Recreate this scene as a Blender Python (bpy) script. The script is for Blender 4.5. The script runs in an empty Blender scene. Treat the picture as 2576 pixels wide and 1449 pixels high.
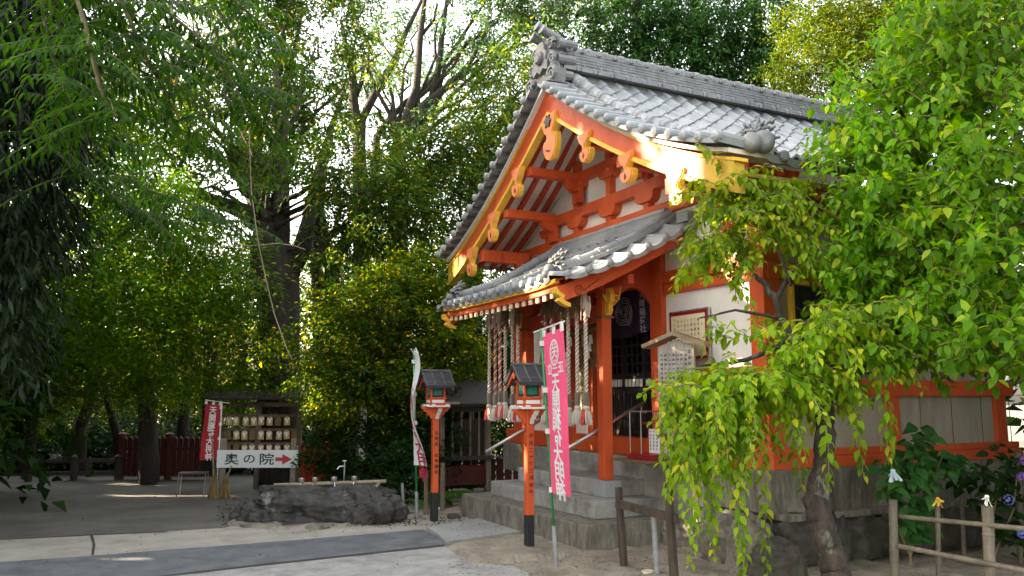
import bpy, bmesh, math, random
import numpy as np
from mathutils import Vector, Matrix
R = math.radians
SC = bpy.context.scene
COL = SC.collection
# ------------------------------------------------------------------ camera, sky, sun, exposure
# world axes: X runs into the hall (away to the right of the photo), Y along its gable front (away to the left), Z up
FPX, CX, CY, YH, CAMH = 2084.0, 1288.0, 724.5, 1003.0, 1.6
PIT = math.atan((YH - CY) / FPX); AZ = R(26.4)
cd = bpy.data.cameras.new('camera'); cam = bpy.data.objects.new('camera', cd); COL.objects.link(cam)
cam.location = (0, 0, CAMH); cam.rotation_euler = (R(90) + PIT, 0, -AZ)
cd.sensor_width = 36; cd.lens = FPX / 2576 * 36; cd.clip_end = 800; cd.clip_start = .05
SC.camera = cam
SUNV = Vector((-.80, .53, .33)).normalized()          # towards the sun: low, from the left
SUN_EL = math.asin(SUNV.z); 
W = bpy.data.worlds.new('World'); SC.world = W; W.use_nodes = True
wn = W.node_tree.nodes; bg = wn['Background']
sky = wn.new('ShaderNodeTexSky'); sky.sky_type = 'NISHITA'; sky.sun_disc = False
sky.sun_elevation = SUN_EL; sky.sun_rotation = math.atan2(SUNV.x, SUNV.y)
sky.air_density = 1.3; sky.dust_density = 4.0; sky.ozone_density = 1.0; sky.altitude = 50
hsv = wn.new('ShaderNodeHueSaturation'); hsv.inputs['Saturation'].default_value = .45
W.node_tree.links.new(sky.outputs[0], hsv.inputs['Color']); wm = wn.new('ShaderNodeMixRGB'); wm.blend_type = 'MULTIPLY'; wm.inputs[0].default_value = 1; wm.inputs[2].default_value = (1.06, 1.0, .93, 1)
W.node_tree.links.new(hsv.outputs[0], wm.inputs[1]); W.node_tree.links.new(wm.outputs[0], bg.inputs[0]); bg.inputs[1].default_value = 0.15
sd = bpy.data.lights.new('sun', 'SUN'); sun = bpy.data.objects.new('sun', sd); COL.objects.link(sun)
sd.energy = 5.0; sd.angle = R(.5); sd.color = (1, .82, .55)
sun.rotation_euler = SUNV.to_track_quat('Z', 'Y').to_euler()
SC.view_settings.view_transform = 'Standard'; SC.view_settings.look = 'None'
SC.view_settings.gamma = 1; SC.view_settings.exposure = 2.95
SC.cycles.max_bounces = 6; SC.cycles.diffuse_bounces = 3; SC.cycles.glossy_bounces = 2
SC.cycles.transmission_bounces = 4; SC.cycles.transparent_max_bounces = 6
try: SC.cycles.use_denoising = True
except Exception: pass

# ------------------------------------------------------------------ small geometry helpers
def xyz(cx, cy, cz):          # camera frame (right, forward, up from ground) -> world
    return Vector((cx * math.cos(AZ) + cy * math.sin(AZ), -cx * math.sin(AZ) + cy * math.cos(AZ), cz))
def ray(x, y):
    dx = x - CX; dy = CY - y
    return dx, FPX * math.cos(PIT) - dy * math.sin(PIT), FPX * math.sin(PIT) + dy * math.cos(PIT)
def AT(x, y, D):              # the point D metres ahead of the camera seen there in the photo
    d = ray(x, y); t = D / d[1]
    return xyz(d[0] * t, D, CAMH + d[2] * t)
def GR(x, y, z=0.):
    d = ray(x, y); t = (z - CAMH) / d[2]
    return xyz(d[0] * t, d[1] * t, z)

class MB:
    def __init__(s): s.v = []; s.f = []; s.m = []; s.cur = 0
    def add(s, vs, fs):
        n = len(s.v); s.v += [tuple(q) for q in vs]
        for f in fs: s.f.append(tuple(i + n for i in f)); s.m.append(s.cur)
        return s
    def box(s, a, b, M=None):
        x0, y0, z0 = a; x1, y1, z1 = b
        vs = [Vector(p) for p in ((x0,y0,z0),(x1,y0,z0),(x1,y1,z0),(x0,y1,z0),(x0,y0,z1),(x1,y0,z1),(x1,y1,z1),(x0,y1,z1))]
        if M is not None: vs = [M @ p for p in vs]
        return s.add(vs, [(0,3,2,1),(4,5,6,7),(0,1,5,4),(1,2,6,5),(2,3,7,6),(3,0,4,7)])
    def cbox(s, c, d, M=None):
        return s.box((c[0]-d[0]/2,c[1]-d[1]/2,c[2]-d[2]/2),(c[0]+d[0]/2,c[1]+d[1]/2,c[2]+d[2]/2), M)
    def bar(s, p, q, w, h, up=(0,0,1)):       # a squared bar from p to q
        p = Vector(p); q = Vector(q); d = (q-p).normalized(); u = Vector(up)
        sd_ = d.cross(u)
        if sd_.length < 1e-4: sd_ = d.cross(Vector((0,1,0)))
        sd_.normalize(); u = sd_.cross(d).normalized()
        vs = [e + sd_*a*w/2 + u*b*h/2 for e in (p, q) for a, b in ((-1,-1),(1,-1),(1,1),(-1,1))]
        return s.add(vs, [(0,1,2,3),(7,6,5,4),(0,4,5,1),(1,5,6,2),(2,6,7,3),(3,7,4,0)])
    def tube(s, pts, rad, n=8, cap=True, flat=1.0):
        pts = [Vector(p) for p in pts]; k = len(pts)
        if not hasattr(rad, '__len__'): rad = [rad]*k
        ring = []; ref = None
        for i, p in enumerate(pts):
            d = (pts[min(i+1,k-1)] - pts[max(i-1,0)])
            d = d.normalized() if d.length > 1e-9 else Vector((0,0,1))
            if ref is None:
                ref = Vector((0,0,1)) if abs(d.z) < .9 else Vector((1,0,0))
            a = d.cross(ref)
            if a.length < 1e-5: a = d.cross(Vector((0,1,.1)))
            a.normalize(); b = a.cross(d).normalized(); ref = b
            ring.append([p + (a*math.cos(2*math.pi*j/n) + b*math.sin(2*math.pi*j/n)*flat)*rad[i] for j in range(n)])
        vs = [q for r in ring for q in r]
        fs = [(i*n+j, i*n+(j+1)%n, (i+1)*n+(j+1)%n, (i+1)*n+j) for i in range(k-1) for j in range(n)]
        if cap: fs += [tuple(range(n-1,-1,-1)), tuple((k-1)*n+j for j in range(n))]
        return s.add(vs, fs)
    def lathe(s, c, prof, n=14, axis=(0,0,1)):
        q = Vector(axis).normalized().to_track_quat('Z','Y').to_matrix(); c = Vector(c)
        vs = [c + q @ Vector((r*math.cos(2*math.pi*j/n), r*math.sin(2*math.pi*j/n), z)) for r, z in prof for j in range(n)]
        k = len(prof)
        fs = [(i*n+j, i*n+(j+1)%n, (i+1)*n+(j+1)%n, (i+1)*n+j) for i in range(k-1) for j in range(n)]
        fs += [tuple(range(n-1,-1,-1)), tuple((k-1)*n+j for j in range(n))]
        return s.add(vs, fs)
    def prism(s, pts, o, ex, ey, ez, t):       # a 2D outline in plane (ex,ey) at o, thickness t along ez
        o = Vector(o); ex = Vector(ex); ey = Vector(ey); ez = Vector(ez); n = len(pts)
        vs = [o + ex*x + ey*y for x, y in pts] + [o + ex*x + ey*y + ez*t for x, y in pts]
        fs = [tuple(range(n-1,-1,-1)), tuple(range(n,2*n))] + [(i,(i+1)%n,n+(i+1)%n,n+i) for i in range(n)]
        return s.add(vs, fs)
    def build(s, name, mat, parent=None, bevel=0, smooth=False, loc=None):
        me = bpy.data.meshes.new(name); me.from_pydata(s.v, [], s.f)
        for m in (mat if isinstance(mat, (list, tuple)) else [mat]): me.materials.append(m)
        if any(s.m): me.polygons.foreach_set('material_index', s.m)
        bm = bmesh.new(); bm.from_mesh(me)
        bmesh.ops.recalc_face_normals(bm, faces=bm.faces)
        big = [f for f in bm.faces if len(f.verts) > 4]
        if big: bmesh.ops.triangulate(bm, faces=big)
        bm.to_mesh(me); bm.free()
        o = bpy.data.objects.new(name, me); COL.objects.link(o)
        if loc is not None:
            me.transform(Matrix.Translation(-Vector(loc))); o.location = loc
        if parent is not None:
            o.parent = parent
            if loc is None: o.matrix_parent_inverse = parent_inv(parent)
            else: o.matrix_parent_inverse = parent_inv(parent)
        if bevel:
            b = o.modifiers.new('bevel', 'BEVEL'); b.width = bevel; b.segments = 2; b.limit_method = 'ANGLE'; b.angle_limit = R(50)
        if smooth:
            me.polygons.foreach_set('use_smooth', [True]*len(me.polygons))
        return o
def wmat(o):
    M = Matrix.LocRotScale(o.location, o.rotation_euler, o.scale)
    return (wmat(o.parent) @ o.matrix_parent_inverse @ M) if o.parent else M
def parent_inv(p): return wmat(p).inverted()

def tag(o, label=None, cat=None, group=None, kind=None):
    if label: o['label'] = label
    if cat: o['category'] = cat
    if group: o['group'] = group
    if kind: o['kind'] = kind
    return o
def thing(name, label, cat, loc=(0,0,0), group=None, rz=0):
    o = bpy.data.objects.new(name, None); COL.objects.link(o); o.location = loc; o.rotation_euler = (0,0,rz)
    o.empty_display_size = .1
    return tag(o, label, cat, group)
def copy_tree(o, parent=None):
    c = o.copy(); COL.objects.link(c)
    if parent is not None: c.parent = parent
    for ch in [q for q in bpy.data.objects if q.parent == o]: copy_tree(ch, c)
    return c

# ------------------------------------------------------------------ materials
MATS = {}
def pm(name, c1, c2=None, scale=6, rough=.7, bump=.0, bscale=None, metal=0, stretch=(1,1,1), detail=6, spec=.5, c3=None, lo=.35, hi=.65, sscale=1.2, slo=.5, shi=.75):
    m = bpy.data.materials.new(name); m.use_nodes = True; nt = m.node_tree; N = nt.nodes; L = nt.links
    b = N['Principled BSDF']; b.inputs['Roughness'].default_value = rough; b.inputs['Metallic'].default_value = metal
    b.inputs['Specular IOR Level'].default_value = spec
    tc = N.new('ShaderNodeTexCoord'); mp = N.new('ShaderNodeMapping'); L.new(tc.outputs['Object'], mp.inputs[0]); mp.inputs['Scale'].default_value = stretch
    if c2 is None: c2 = tuple(min(1, q*.7) for q in c1)
    nz = N.new('ShaderNodeTexNoise'); nz.inputs['Scale'].default_value = scale; nz.inputs['Detail'].default_value = detail; nz.inputs['Roughness'].default_value = .65
    L.new(mp.outputs[0], nz.inputs[0])
    rp = N.new('ShaderNodeValToRGB'); L.new(nz.outputs[0], rp.inputs[0])
    rp.color_ramp.elements[0].position = lo; rp.color_ramp.elements[0].color = (*c2, 1)
    rp.color_ramp.elements[1].position = hi; rp.color_ramp.elements[1].color = (*c1, 1)
    out = rp.outputs[0]
    if c3 is not None:       # dirt patches with a shape of their own
        n3 = N.new('ShaderNodeTexNoise'); n3.inputs['Scale'].default_value = sscale; n3.inputs['Detail'].default_value = 8; n3.inputs['Roughness'].default_value = .7
        L.new(mp.outputs[0], n3.inputs[0])
        r3 = N.new('ShaderNodeValToRGB'); L.new(n3.outputs[0], r3.inputs[0])
        r3.color_ramp.elements[0].position = slo; r3.color_ramp.elements[0].color = (0,0,0,1)
        r3.color_ramp.elements[1].position = shi; r3.color_ramp.elements[1].color = (1,1,1,1)
        mx = N.new('ShaderNodeMixRGB'); L.new(r3.outputs[0], mx.inputs[0]); L.new(out, mx.inputs[1]); mx.inputs[2].default_value = (*c3, 1)
        out = mx.outputs[0]
    L.new(out, b.inputs['Base Color'])
    if bump:
        nb = N.new('ShaderNodeTexNoise'); nb.inputs['Scale'].default_value = bscale or scale*4; nb.inputs['Detail'].default_value = 8
        L.new(mp.outputs[0], nb.inputs[0])
        bp = N.new('ShaderNodeBump'); bp.inputs['Strength'].default_value = bump; bp.inputs['Distance'].default_value = .02
        L.new(nb.outputs[0], bp.inputs['Height']); L.new(bp.outputs[0], b.inputs['Normal'])
    MATS[name] = m
    return m
def leafmat(name, c1, c2, c3=None, trans=.45, rough=.45, p3=.93, spec=.16):
    m = bpy.data.materials.new(name); m.use_nodes = True; nt = m.node_tree; N = nt.nodes; L = nt.links
    b = N['Principled BSDF']; b.inputs['Roughness'].default_value = rough; b.inputs['Specular IOR Level'].default_value = spec
    g = N.new('ShaderNodeNewGeometry'); rp = N.new('ShaderNodeValToRGB'); L.new(g.outputs['Random Per Island'], rp.inputs[0])
    e = rp.color_ramp.elements; e[0].color = (*c1, 1); e[1].color = (*c2, 1); e[1].position = .85
    if c3: q = e.new(p3); q.color = (*c3, 1)
    nz = N.new('ShaderNodeTexNoise'); nz.inputs['Scale'].default_value = .9; tc = N.new('ShaderNodeTexCoord'); L.new(tc.outputs['Object'], nz.inputs[0])
    mr = N.new('ShaderNodeMapRange'); L.new(nz.outputs[0], mr.inputs[0]); mr.inputs[1].default_value = .35; mr.inputs[2].default_value = .65; mr.inputs[3].default_value = .7; mr.inputs[4].default_value = 1.25
    hs = N.new('ShaderNodeHueSaturation'); L.new(rp.outputs[0], hs.inputs['Color']); L.new(mr.outputs[0], hs.inputs['Value'])
    L.new(hs.outputs[0], b.inputs['Base Color'])
    t = N.new('ShaderNodeBsdfTranslucent'); h2 = N.new('ShaderNodeHueSaturation'); h2.inputs['Hue'].default_value = .485; h2.inputs['Saturation'].default_value = 1.1; h2.inputs['Value'].default_value = 1.7
    L.new(hs.outputs[0], h2.inputs['Color']); L.new(h2.outputs[0], t.inputs[0])
    mx = N.new('ShaderNodeMixShader'); mx.inputs[0].default_value = trans
    L.new(b.outputs[0], mx.inputs[1]); L.new(t.outputs[0], mx.inputs[2]); L.new(mx.outputs[0], N['Material Output'].inputs[0])
    return m
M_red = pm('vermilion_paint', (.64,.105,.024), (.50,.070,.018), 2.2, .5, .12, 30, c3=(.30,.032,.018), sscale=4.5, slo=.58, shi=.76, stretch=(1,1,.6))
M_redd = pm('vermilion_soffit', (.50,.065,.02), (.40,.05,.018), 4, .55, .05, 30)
M_redc = pm("dark_red_carving", (.30,.04,.015), (.25,.03,.012), 8, .5)
M_creamp = pm("cream_paint", (.85,.74,.5), (.8,.68,.44), 8, .6)
M_gold = pm('yellow_edge_paint', (.85,.52,.055), (.74,.42,.045), 8, .4, .05)
M_brass = pm('gilt_metal', (.95,.62,.12), (.8,.5,.09), 10, .3, .03, metal=.6)
M_plaster = pm('white_plaster', (.80,.78,.74), (.72,.70,.66), 2.5, .85, .08, 25)
M_plaster2 = pm('side_wall_boards', (.40,.36,.285), (.30,.265,.20), 2, .9, .1, 30, stretch=(1.6,1.6,.3), c3=(.19,.16,.11), sscale=1.3, slo=.48, shi=.78)  # darker than the front plaster: eave and tree shade put into the colour
M_tile = pm('roof_tile', (.30,.315,.33), (.19,.205,.22), 2.5, .38, .04, 30, c3=(.40,.40,.39), sscale=4, slo=.55, shi=.8)
M_tiled = pm('ridge_tile', (.19,.195,.20), (.10,.105,.11), 4, .45, .08, 40, c3=(.33,.33,.31), sscale=7, slo=.60, shi=.8)
M_mortar = pm('roof_mortar', (.62,.60,.57), (.42,.40,.38), 9, .9, .3, 30)
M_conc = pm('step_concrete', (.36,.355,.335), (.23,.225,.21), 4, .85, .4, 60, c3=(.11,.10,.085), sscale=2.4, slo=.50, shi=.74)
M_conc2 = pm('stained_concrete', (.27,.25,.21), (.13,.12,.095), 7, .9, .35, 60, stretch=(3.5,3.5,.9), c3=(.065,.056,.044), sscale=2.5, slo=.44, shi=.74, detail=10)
M_plinth = pm('granite_block', (.35,.37,.39), (.27,.285,.30), 60, .7, .1, 90)
M_woodg = pm('weathered_wood', (.26,.21,.16), (.13,.10,.075), 3, .8, .4, 20, stretch=(9,9,1))
M_woodd = pm('dark_wood', (.055,.043,.035), (.025,.02,.017), 3, .6, .3, 20, stretch=(8,8,1))
M_woodb = pm('brown_wood', (.22,.12,.055), (.12,.065,.03), 4, .6, .2, 20, stretch=(2,8,8))
M_ink = pm('black_ink', (.012,.011,.011), (.008,.008,.008), 5, .6)
M_blackp = pm('black_lacquer', (.022,.022,.026), (.015,.015,.018), 9, .4, .05)
M_copper = pm('dark_sheet_metal', (.05,.054,.062), (.038,.042,.05), 6, .42, .1, 30, c3=(.11,.105,.10), sscale=7, slo=.6, shi=.8)
M_white = pm('white_paint', (.80,.80,.79), (.70,.70,.68), 5, .5, .04)
M_paper = pm('white_paper', (.80,.79,.76), (.70,.69,.66), 6, .8)
M_cream = pm('cream_paper', (.80,.70,.46), (.74,.63,.40), 4, .7)
M_teal = pm('teal_shutter', (.03,.33,.26), (.02,.24,.19), 6, .5)
M_steel = pm('stainless_tube', (.62,.60,.59), (.50,.48,.47), 20, .28, .02, metal=.85)
M_pipe = pm('grey_pipe', (.30,.31,.32), (.20,.205,.21), 10, .5, .1, c3=(.16,.12,.09), sscale=9, slo=.6, shi=.75)
M_pink = pm('pink_cloth', (.90,.11,.25), (.84,.085,.21), 3, .75, .05, 40)
M_wcloth = pm('white_cloth', (.80,.80,.80), (.74,.74,.75), 3, .8)
M_redcloth = pm('red_cloth', (.42,.02,.03), (.30,.012,.02), 3, .8)
M_purple = pm('purple_cloth', (.032,.012,.042), (.02,.008,.028), 3, .8)
M_greenp = pm('green_pole', (.02,.27,.075), (.014,.20,.05), 14, .3)
M_redmat = pm('crimson_lacquer', (.30,.012,.02), (.22,.01,.015), 6, .35)
M_rope = pm('hemp_rope', (.66,.56,.47), (.50,.41,.34), 30, .9, .3)
M_ropew = pm('tassel_fibre', (.76,.70,.60), (.60,.53,.43), 40, .95, .5, stretch=(6,6,1))
M_tasr = pm('tassel_red', (.70,.08,.07), (.55,.05,.05), 40, .9, .5, stretch=(6,6,1))
M_bell = pm('bell_metal', (.30,.13,.11), (.17,.07,.06), 8, .35, .1, metal=.5)
M_strawd = pm('old_straw', (.22,.15,.07), (.11,.075,.035), 24, .95, .6, stretch=(6,6,1))
M_bamboo = pm('bamboo', (.27,.23,.15), (.16,.13,.08), 5, .55, .1, stretch=(3,3,3), c3=(.12,.10,.07), sscale=6)
M_bamboow = pm('aged_bamboo', (.17,.145,.105), (.09,.075,.055), 6, .65, .2, c3=(.08,.07,.055), sscale=8)
M_lens = pm('lattice_wood', (.022,.021,.023), (.014,.013,.015), 5, .5)
M_dark = pm('hall_gloom', (.02,.015,.013), (.012,.01,.01), 3, .9)  # near-black colour carries the darkness of the unlit room
M_signw = pm('sign_white_paint', (.62,.64,.64), (.54,.56,.56), 3, .6, .05, c3=(.42,.43,.40), sscale=3, slo=.6, shi=.8)
M_redink2 = pm('arrow_red', (.42,.03,.04), (.34,.02,.03), 8, .6)
M_woodgd = pm('shaded_grey_wood', (.14,.105,.075), (.07,.05,.035), 3, .8, .3, 20)  # darker copy of the weathered wood, shade put into the colour
M_woodl = pm('pale_pine', (.50,.38,.22), (.36,.26,.14), 3, .7, .2, 20, stretch=(9,9,1))
M_boardw = pm('silvered_board', (.46,.43,.39), (.28,.25,.22), 3, .85, .3, 20, stretch=(10,10,1))
M_roofw = pm('board_roof_wood', (.36,.27,.17), (.20,.14,.085), 3, .75, .3, 20)
M_woodbk = pm('dark_bark_post', (.075,.055,.04), (.035,.026,.02), 4, .85, .6, 18, stretch=(6,6,1))
M_cream2 = pm('cream_plastic', (.70,.64,.50), (.6,.54,.42), 4, .4)
M_wcloth2 = pm('grey_lettering', (.40,.38,.40), (.32,.30,.33), 8, .8)
# ------------------------------------------------------------------ lettering
GL = {}
def glyph(ch, bold=0.0):
    k = (ch, bold)
    if k in GL: return GL[k]
    c = bpy.data.curves.new('t', 'FONT'); c.body = ch; c.offset = bold; c.resolution_u = 3; c.align_x = 'CENTER'; c.align_y = 'CENTER'
    o = bpy.data.objects.new('t', c); COL.objects.link(o); bpy.context.view_layer.update()
    m = bpy.data.meshes.new_from_object(o)
    v = [(q.co.x, q.co.y) for q in m.vertices]; f = [tuple(p.vertices) for p in m.polygons]
    if v:
        xs = [a for a, b in v]; ys = [b for a, b in v]; mx = (min(xs)+max(xs))/2; my_ = (min(ys)+max(ys))/2
        v = [(a-mx, b-my_) for a, b in v]
    bpy.data.objects.remove(o); bpy.data.curves.remove(c); bpy.data.meshes.remove(m)
    GL[k] = (v, f); return GL[k]
def text(mb, s, o, ex, ey, size, step=None, bold=.012, vert=True, warp=None, sx=1.0):
    """characters of s from o on; ex is the reading right, ey is up; columns run down"""
    o = Vector(o); ex = Vector(ex); ey = Vector(ey); step = step or size*1.12
    for i, ch in enumerate(s):
        if ch == ' ': continue
        v, f = glyph(ch, bold)
        c = o - ey*step*i if vert else o + ex*step*i
        vs = [c + ex*x*size*sx + ey*y*size for x, y in v]
        if warp: vs = [warp(q) for q in vs]
        mb.add(vs, f)
    return mb

# ------------------------------------------------------------------ the shrine hall
YC = 9.12
def mir(y): return YC + (YC - y)*.96
BT = [(9.12,5.60),(8.49,5.18),(7.91,4.78),(7.38,4.46),(6.82,4.18),(6.32,3.97),(5.68,3.74),(5.3,3.62)]
BB = [(9.12,5.27),(8.38,4.81),(7.7,4.42),(7.1,4.10),(6.65,3.88),(6.2,3.68),(5.68,3.48)]
def itp(tab, y):
    t = sorted(tab); return float(np.interp(y, [a for a, b in t], [b for a, b in t]))
def smooth_tab(tab, n=40):
    t = sorted(tab); ys = np.array([a for a, b in t]); zs = np.array([b for a, b in t])
    c = np.polyfit(ys, zs, 3); return lambda y: float(np.polyval(c, y))
zBT = smooth_tab(BT); zBB = smooth_tab(BB)
def zroof(y): return zBT(y if y <= YC else YC - (y-YC)/.96) + .10
hall = thing('shrine_hall', 'vermilion and white shrine hall with grey tiled gable roof above concrete steps', 'shrine building', (6.0, 9.12, 0))

class Slope:
    """roof surface: e runs along the eave, s is the length down from the top edge"""
    def __init__(s, fn, d0, d1):
        ds = np.linspace(d0, d1, 200); zs = np.array([fn(d) for d in ds])
        ar = np.concatenate([[0], np.cumsum(np.hypot(np.diff(ds), np.diff(zs)))])
        s.ds, s.zs, s.ar, s.L = ds, zs, ar, ar[-1]
    def dz(s, a):
        a = max(-.3, a)
        if a > s.L: k = a - s.L; t = np.array([s.ds[-1]-s.ds[-5], s.zs[-1]-s.zs[-5]]); t /= np.hypot(*t); return s.ds[-1]+t[0]*k, s.zs[-1]+t[1]*k
        return float(np.interp(a, s.ar, s.ds)), float(np.interp(a, s.ar, s.zs))
def main_P(sl, lift0=6.3, amp=.085):
    def P(e, a, h=0):
        d, z = sl.dz(a); d2, z2 = sl.dz(a+.02); t = Vector((0, d2-d, z2-z)).normalized()
        n = Vector((0, -t.z, t.y)) if t.y > 0 else Vector((0, t.z, -t.y))
        if n.z < 0: n = -n
        lf = amp*max(0, (lift0-e)/1.4)**2*max(0, a/sl.L)
        up = .20*max(0, 1-abs(d-YC)/1.7)**2*min(1, max(0, (e-5.25)/.3))
        return Vector((e, d, z+lf+up)) + n*h
    return P
def tiles(mb, P, e0, e1, s0, s1, w, c, seed=1, flip=False):
    rnd = random.Random(seed); ne = max(1, round((e1-e0)/w)); w = (e1-e0)/ne; ns = max(1, round((s1-s0)/c)); c = (s1-s0)/ns
    T = [0, .1, .25, .42, .58, .68, .76, .84, .92, 1.0]
    H = [.012, -.012, -.026, -.026, -.008, .012, .034, .044, .036, .012]
    if flip: T = [1-t for t in T][::-1]; H = H[::-1]
    n = len(T)
    for j in range(ns):
        for i in range(ne):
            a0 = s0 + j*c; a1 = a0 + c; ex = e0 + i*w; jz = rnd.uniform(-.004, .004); ja = rnd.uniform(-.007, .007)
            vs = [P(ex+t*w, a0-.02, h+jz) for t, h in zip(T, H)] + [P(ex+t*w, a1+ja, h+.024+jz) for t, h in zip(T, H)] + [P(ex+t*w, a1+ja, h-.006+jz) for t, h in zip(T, H)]
            fs = [(k, k+1, n+k+1, n+k) for k in range(n-1)] + [(n+k, n+k+1, 2*n+k+1, 2*n+k) for k in range(n-1)]
            mb.add(vs, fs)
def eave_row(mb, P, e0, e1, s, w, dirv, flip=False, r=.055):
    """front lip of the eave course: hanging curved aprons with a round boss on each roll"""
    ne = max(1, round((e1-e0)/w)); w = (e1-e0)/ne; dirv = Vector(dirv)
    for i in range(ne):
        ex = e0+i*w; n = 9
        top = [P(ex+w*k/n, s, .02 - .02*math.sin(math.pi*k/n)) + dirv*.02 for k in range(n+1)]
        bot = [P(ex+w*k/n, s, -.045 - .03*math.sin(math.pi*k/n)) + dirv*.02 for k in range(n+1)]
        m = n+1
        mb.add(top+bot, [(k, k+1, m+k+1, m+k) for k in range(n)])
        cx = ex + (0.15*w if flip else .84*w); c = P(cx, s, .01)+dirv*.005
        mb.lathe(c, [(r, -.03), (r, .028), (r*.8, .045), (r*.35, .05)], 12, dirv)

slN = Slope(lambda y: zroof(y), YC-.02, 5.60); slF = Slope(lambda y: zroof(y), YC+.02, mir(5.60))
PN = main_P(slN); PF = main_P(slF)
XR0, XR1 = 5.46, 11.5
roof_s = []
for P, sl, sy in ((PN, slN, -1), (PF, slF, 1)):
    roof = MB(); tiles(roof, P, XR0, XR1, .1, sl.L, .262, .236, 3, flip=(sy < 0)); ro_ = roof.build('roof', M_tile, hall); roof_s.append(ro_)
    e_ = MB(); eave_row(e_, P, XR0-.1, XR1, sl.L+.01, .262, (0,sy,0)); e_.build('eave_tiles', M_tiled, ro_)
roof_o = roof_s[0]
# solid deck under the tiles (white soffit boards)
dk = MB()
for sl, P in ((slN, PN), (slF, PF)):
    k = 24
    for h0, h1, xa, xb in ((-.035, -.075, 4.98, XR1), ):
        A = [[P(x, sl.L*i/k*.995, h) for i in range(k+1)] for h in (h0, h1) for x in (xa, xb)]
        vs = [q for r_ in A for q in r_]; m = k+1
        for i in range(k):
            pass
        fs = []
        for i in range(k):
            fs += [(i, i+1, m+i+1, m+i), (2*m+i, 3*m+i, 3*m+i+1, 2*m+i+1), (i, 2*m+i, 2*m+i+1, i+1), (m+i, m+i+1, 3*m+i+1, 3*m+i)]
        fs += [(k, 2*m+k, 3*m+k, m+k)]
        dk.add(vs, fs)
dk.build('soffit', M_plaster, roof_o)
# verge: short tiles laid across the gable edge, each with a boss; a narrow bar row and a thick round row beside it
rnd = random.Random(4)
for sl, P, ro_ in ((slN, PN, roof_s[0]), (slF, PF, roof_s[1])):
    vg = MB(); mo = MB(); rr = MB()
    ns = round((sl.L-.12)/.236); c = (sl.L-.12)/ns
    for j in range(ns):
        a = .12 + j*c; jz = rnd.uniform(-.004,.004)
        n = 7; prof = [(0, .0), (.15, .012), (.45, .02), (.60, .026), (.70, .062), (.82, .086), (.95, .078), (1.02, .045), (1.02, -.02)]
        vs = []
        for e, dh in ((4.84, -.004), (5.17, .014)):
            vs += [P(e, a+t*c, h+dh+jz) for t, h in prof]
        m = len(prof)
        vs += [P(4.84, a+t*c, -.03 if t < 1 else .0) for t, h in prof]
        vg.add(vs, [(k, k+1, m+k+1, m+k) for k in range(m-1)] + [(k, 2*m+k, 2*m+k+1, k+1) for k in range(m-1)])
        vg.lathe(P(4.845, a+.86*c, .028+jz), [(.052, .03), (.056, -.005), (.05, -.03), (.02, -.045)], 12, (1, 0, 0))
        p0, p1 = P(5.20, a, .075), P(5.20, a+c*.93, .075)
        vg.bar(p0, p1, .055, .055); vg.bar(P(5.20, a+c*.9, .082), P(5.20, a+c*1.04, .082), .07, .07)
    nb = round(sl.L/.30); cb = (sl.L-.15)/nb
    for j in range(nb):
        a = .1+j*cb
        rr.tube([P(5.36, a, .085), P(5.36, a+cb*.84, .085)], .082, 12)
        rr.tube([P(5.36, a+cb*.80, .088), P(5.36, a+cb*.98, .088)], .094, 12)
    k = 20
    for i in range(k):
        mo.bar(P(5.24, sl.L*i/k, .02), P(5.24, sl.L*(i+1)/k, .02), .14, .07)
        mo.bar(P(5.44, sl.L*i/k, .02), P(5.44, sl.L*(i+1)/k, .02), .09, .06)
    vg.build('verge_tiles', M_tile, ro_); mo.build('mortar_bed', M_mortar, ro_); rr.build('round_verge_ridge', M_tile, ro_, smooth=True)
# main ridge of stacked thin tiles
M_golds = pm('shaded_yellow_edge', (.42,.24,.03), (.30,.17,.02), 6, .6)  # edge yellow darkened: the eave's shade is put into the colour
rg = MB(); z = 5.815; rnd = random.Random(9)
rg.box((5.1, YC-.15, z-.2), (XR1, YC+.15, z+.02))
for l in range(8):
    wdt = .17 - .006*l; x = 5.12 + (l % 2)*.11
    while x < XR1-.1:
        j = rnd.uniform(-.004, .004)
        rg.box((x, YC-wdt-j, z+.035+l*.041), (min(x+.245, XR1), YC+wdt+j, z+.035+l*.041+.032)); x += .25
rg.box((5.1, YC-.12, z), (XR1, YC+.12, z+.36))
x = 5.15
while x < XR1-.1:
    rg.tube([(x, YC, z+.375), (x+.235, YC, z+.375)], .082, 12); rg.lathe((x+.26, YC, z+.375), [(.096, -.03), (.096, .03)], 12, (1,0,0))
    for sy in (-1, 1):      # knobs and hooped rail at the foot
        rg.lathe((x+.1, YC+sy*.15, z+.35), [(.022, -.02), (.022, .03), (.012, .045)], 8)
        rg.bar((x, YC+sy*.225, z+.05), (x+.25, YC+sy*.225, z+.05), .075, .06)
        rg.tube([(x+.2, YC+sy*.16, z+.10), (x+.2, YC+sy*.235, z+.095), (x+.2, YC+sy*.27, z+.05), (x+.2, YC+sy*.272, z+.01)], .015, 6)
        rg.lathe((x+.08, YC+sy*.2, z+.10), [(.018, -.02), (.018, .03), (.01, .04)], 8)
    x += .26
rg.build('ridge', M_tiled, roof_o)
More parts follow.
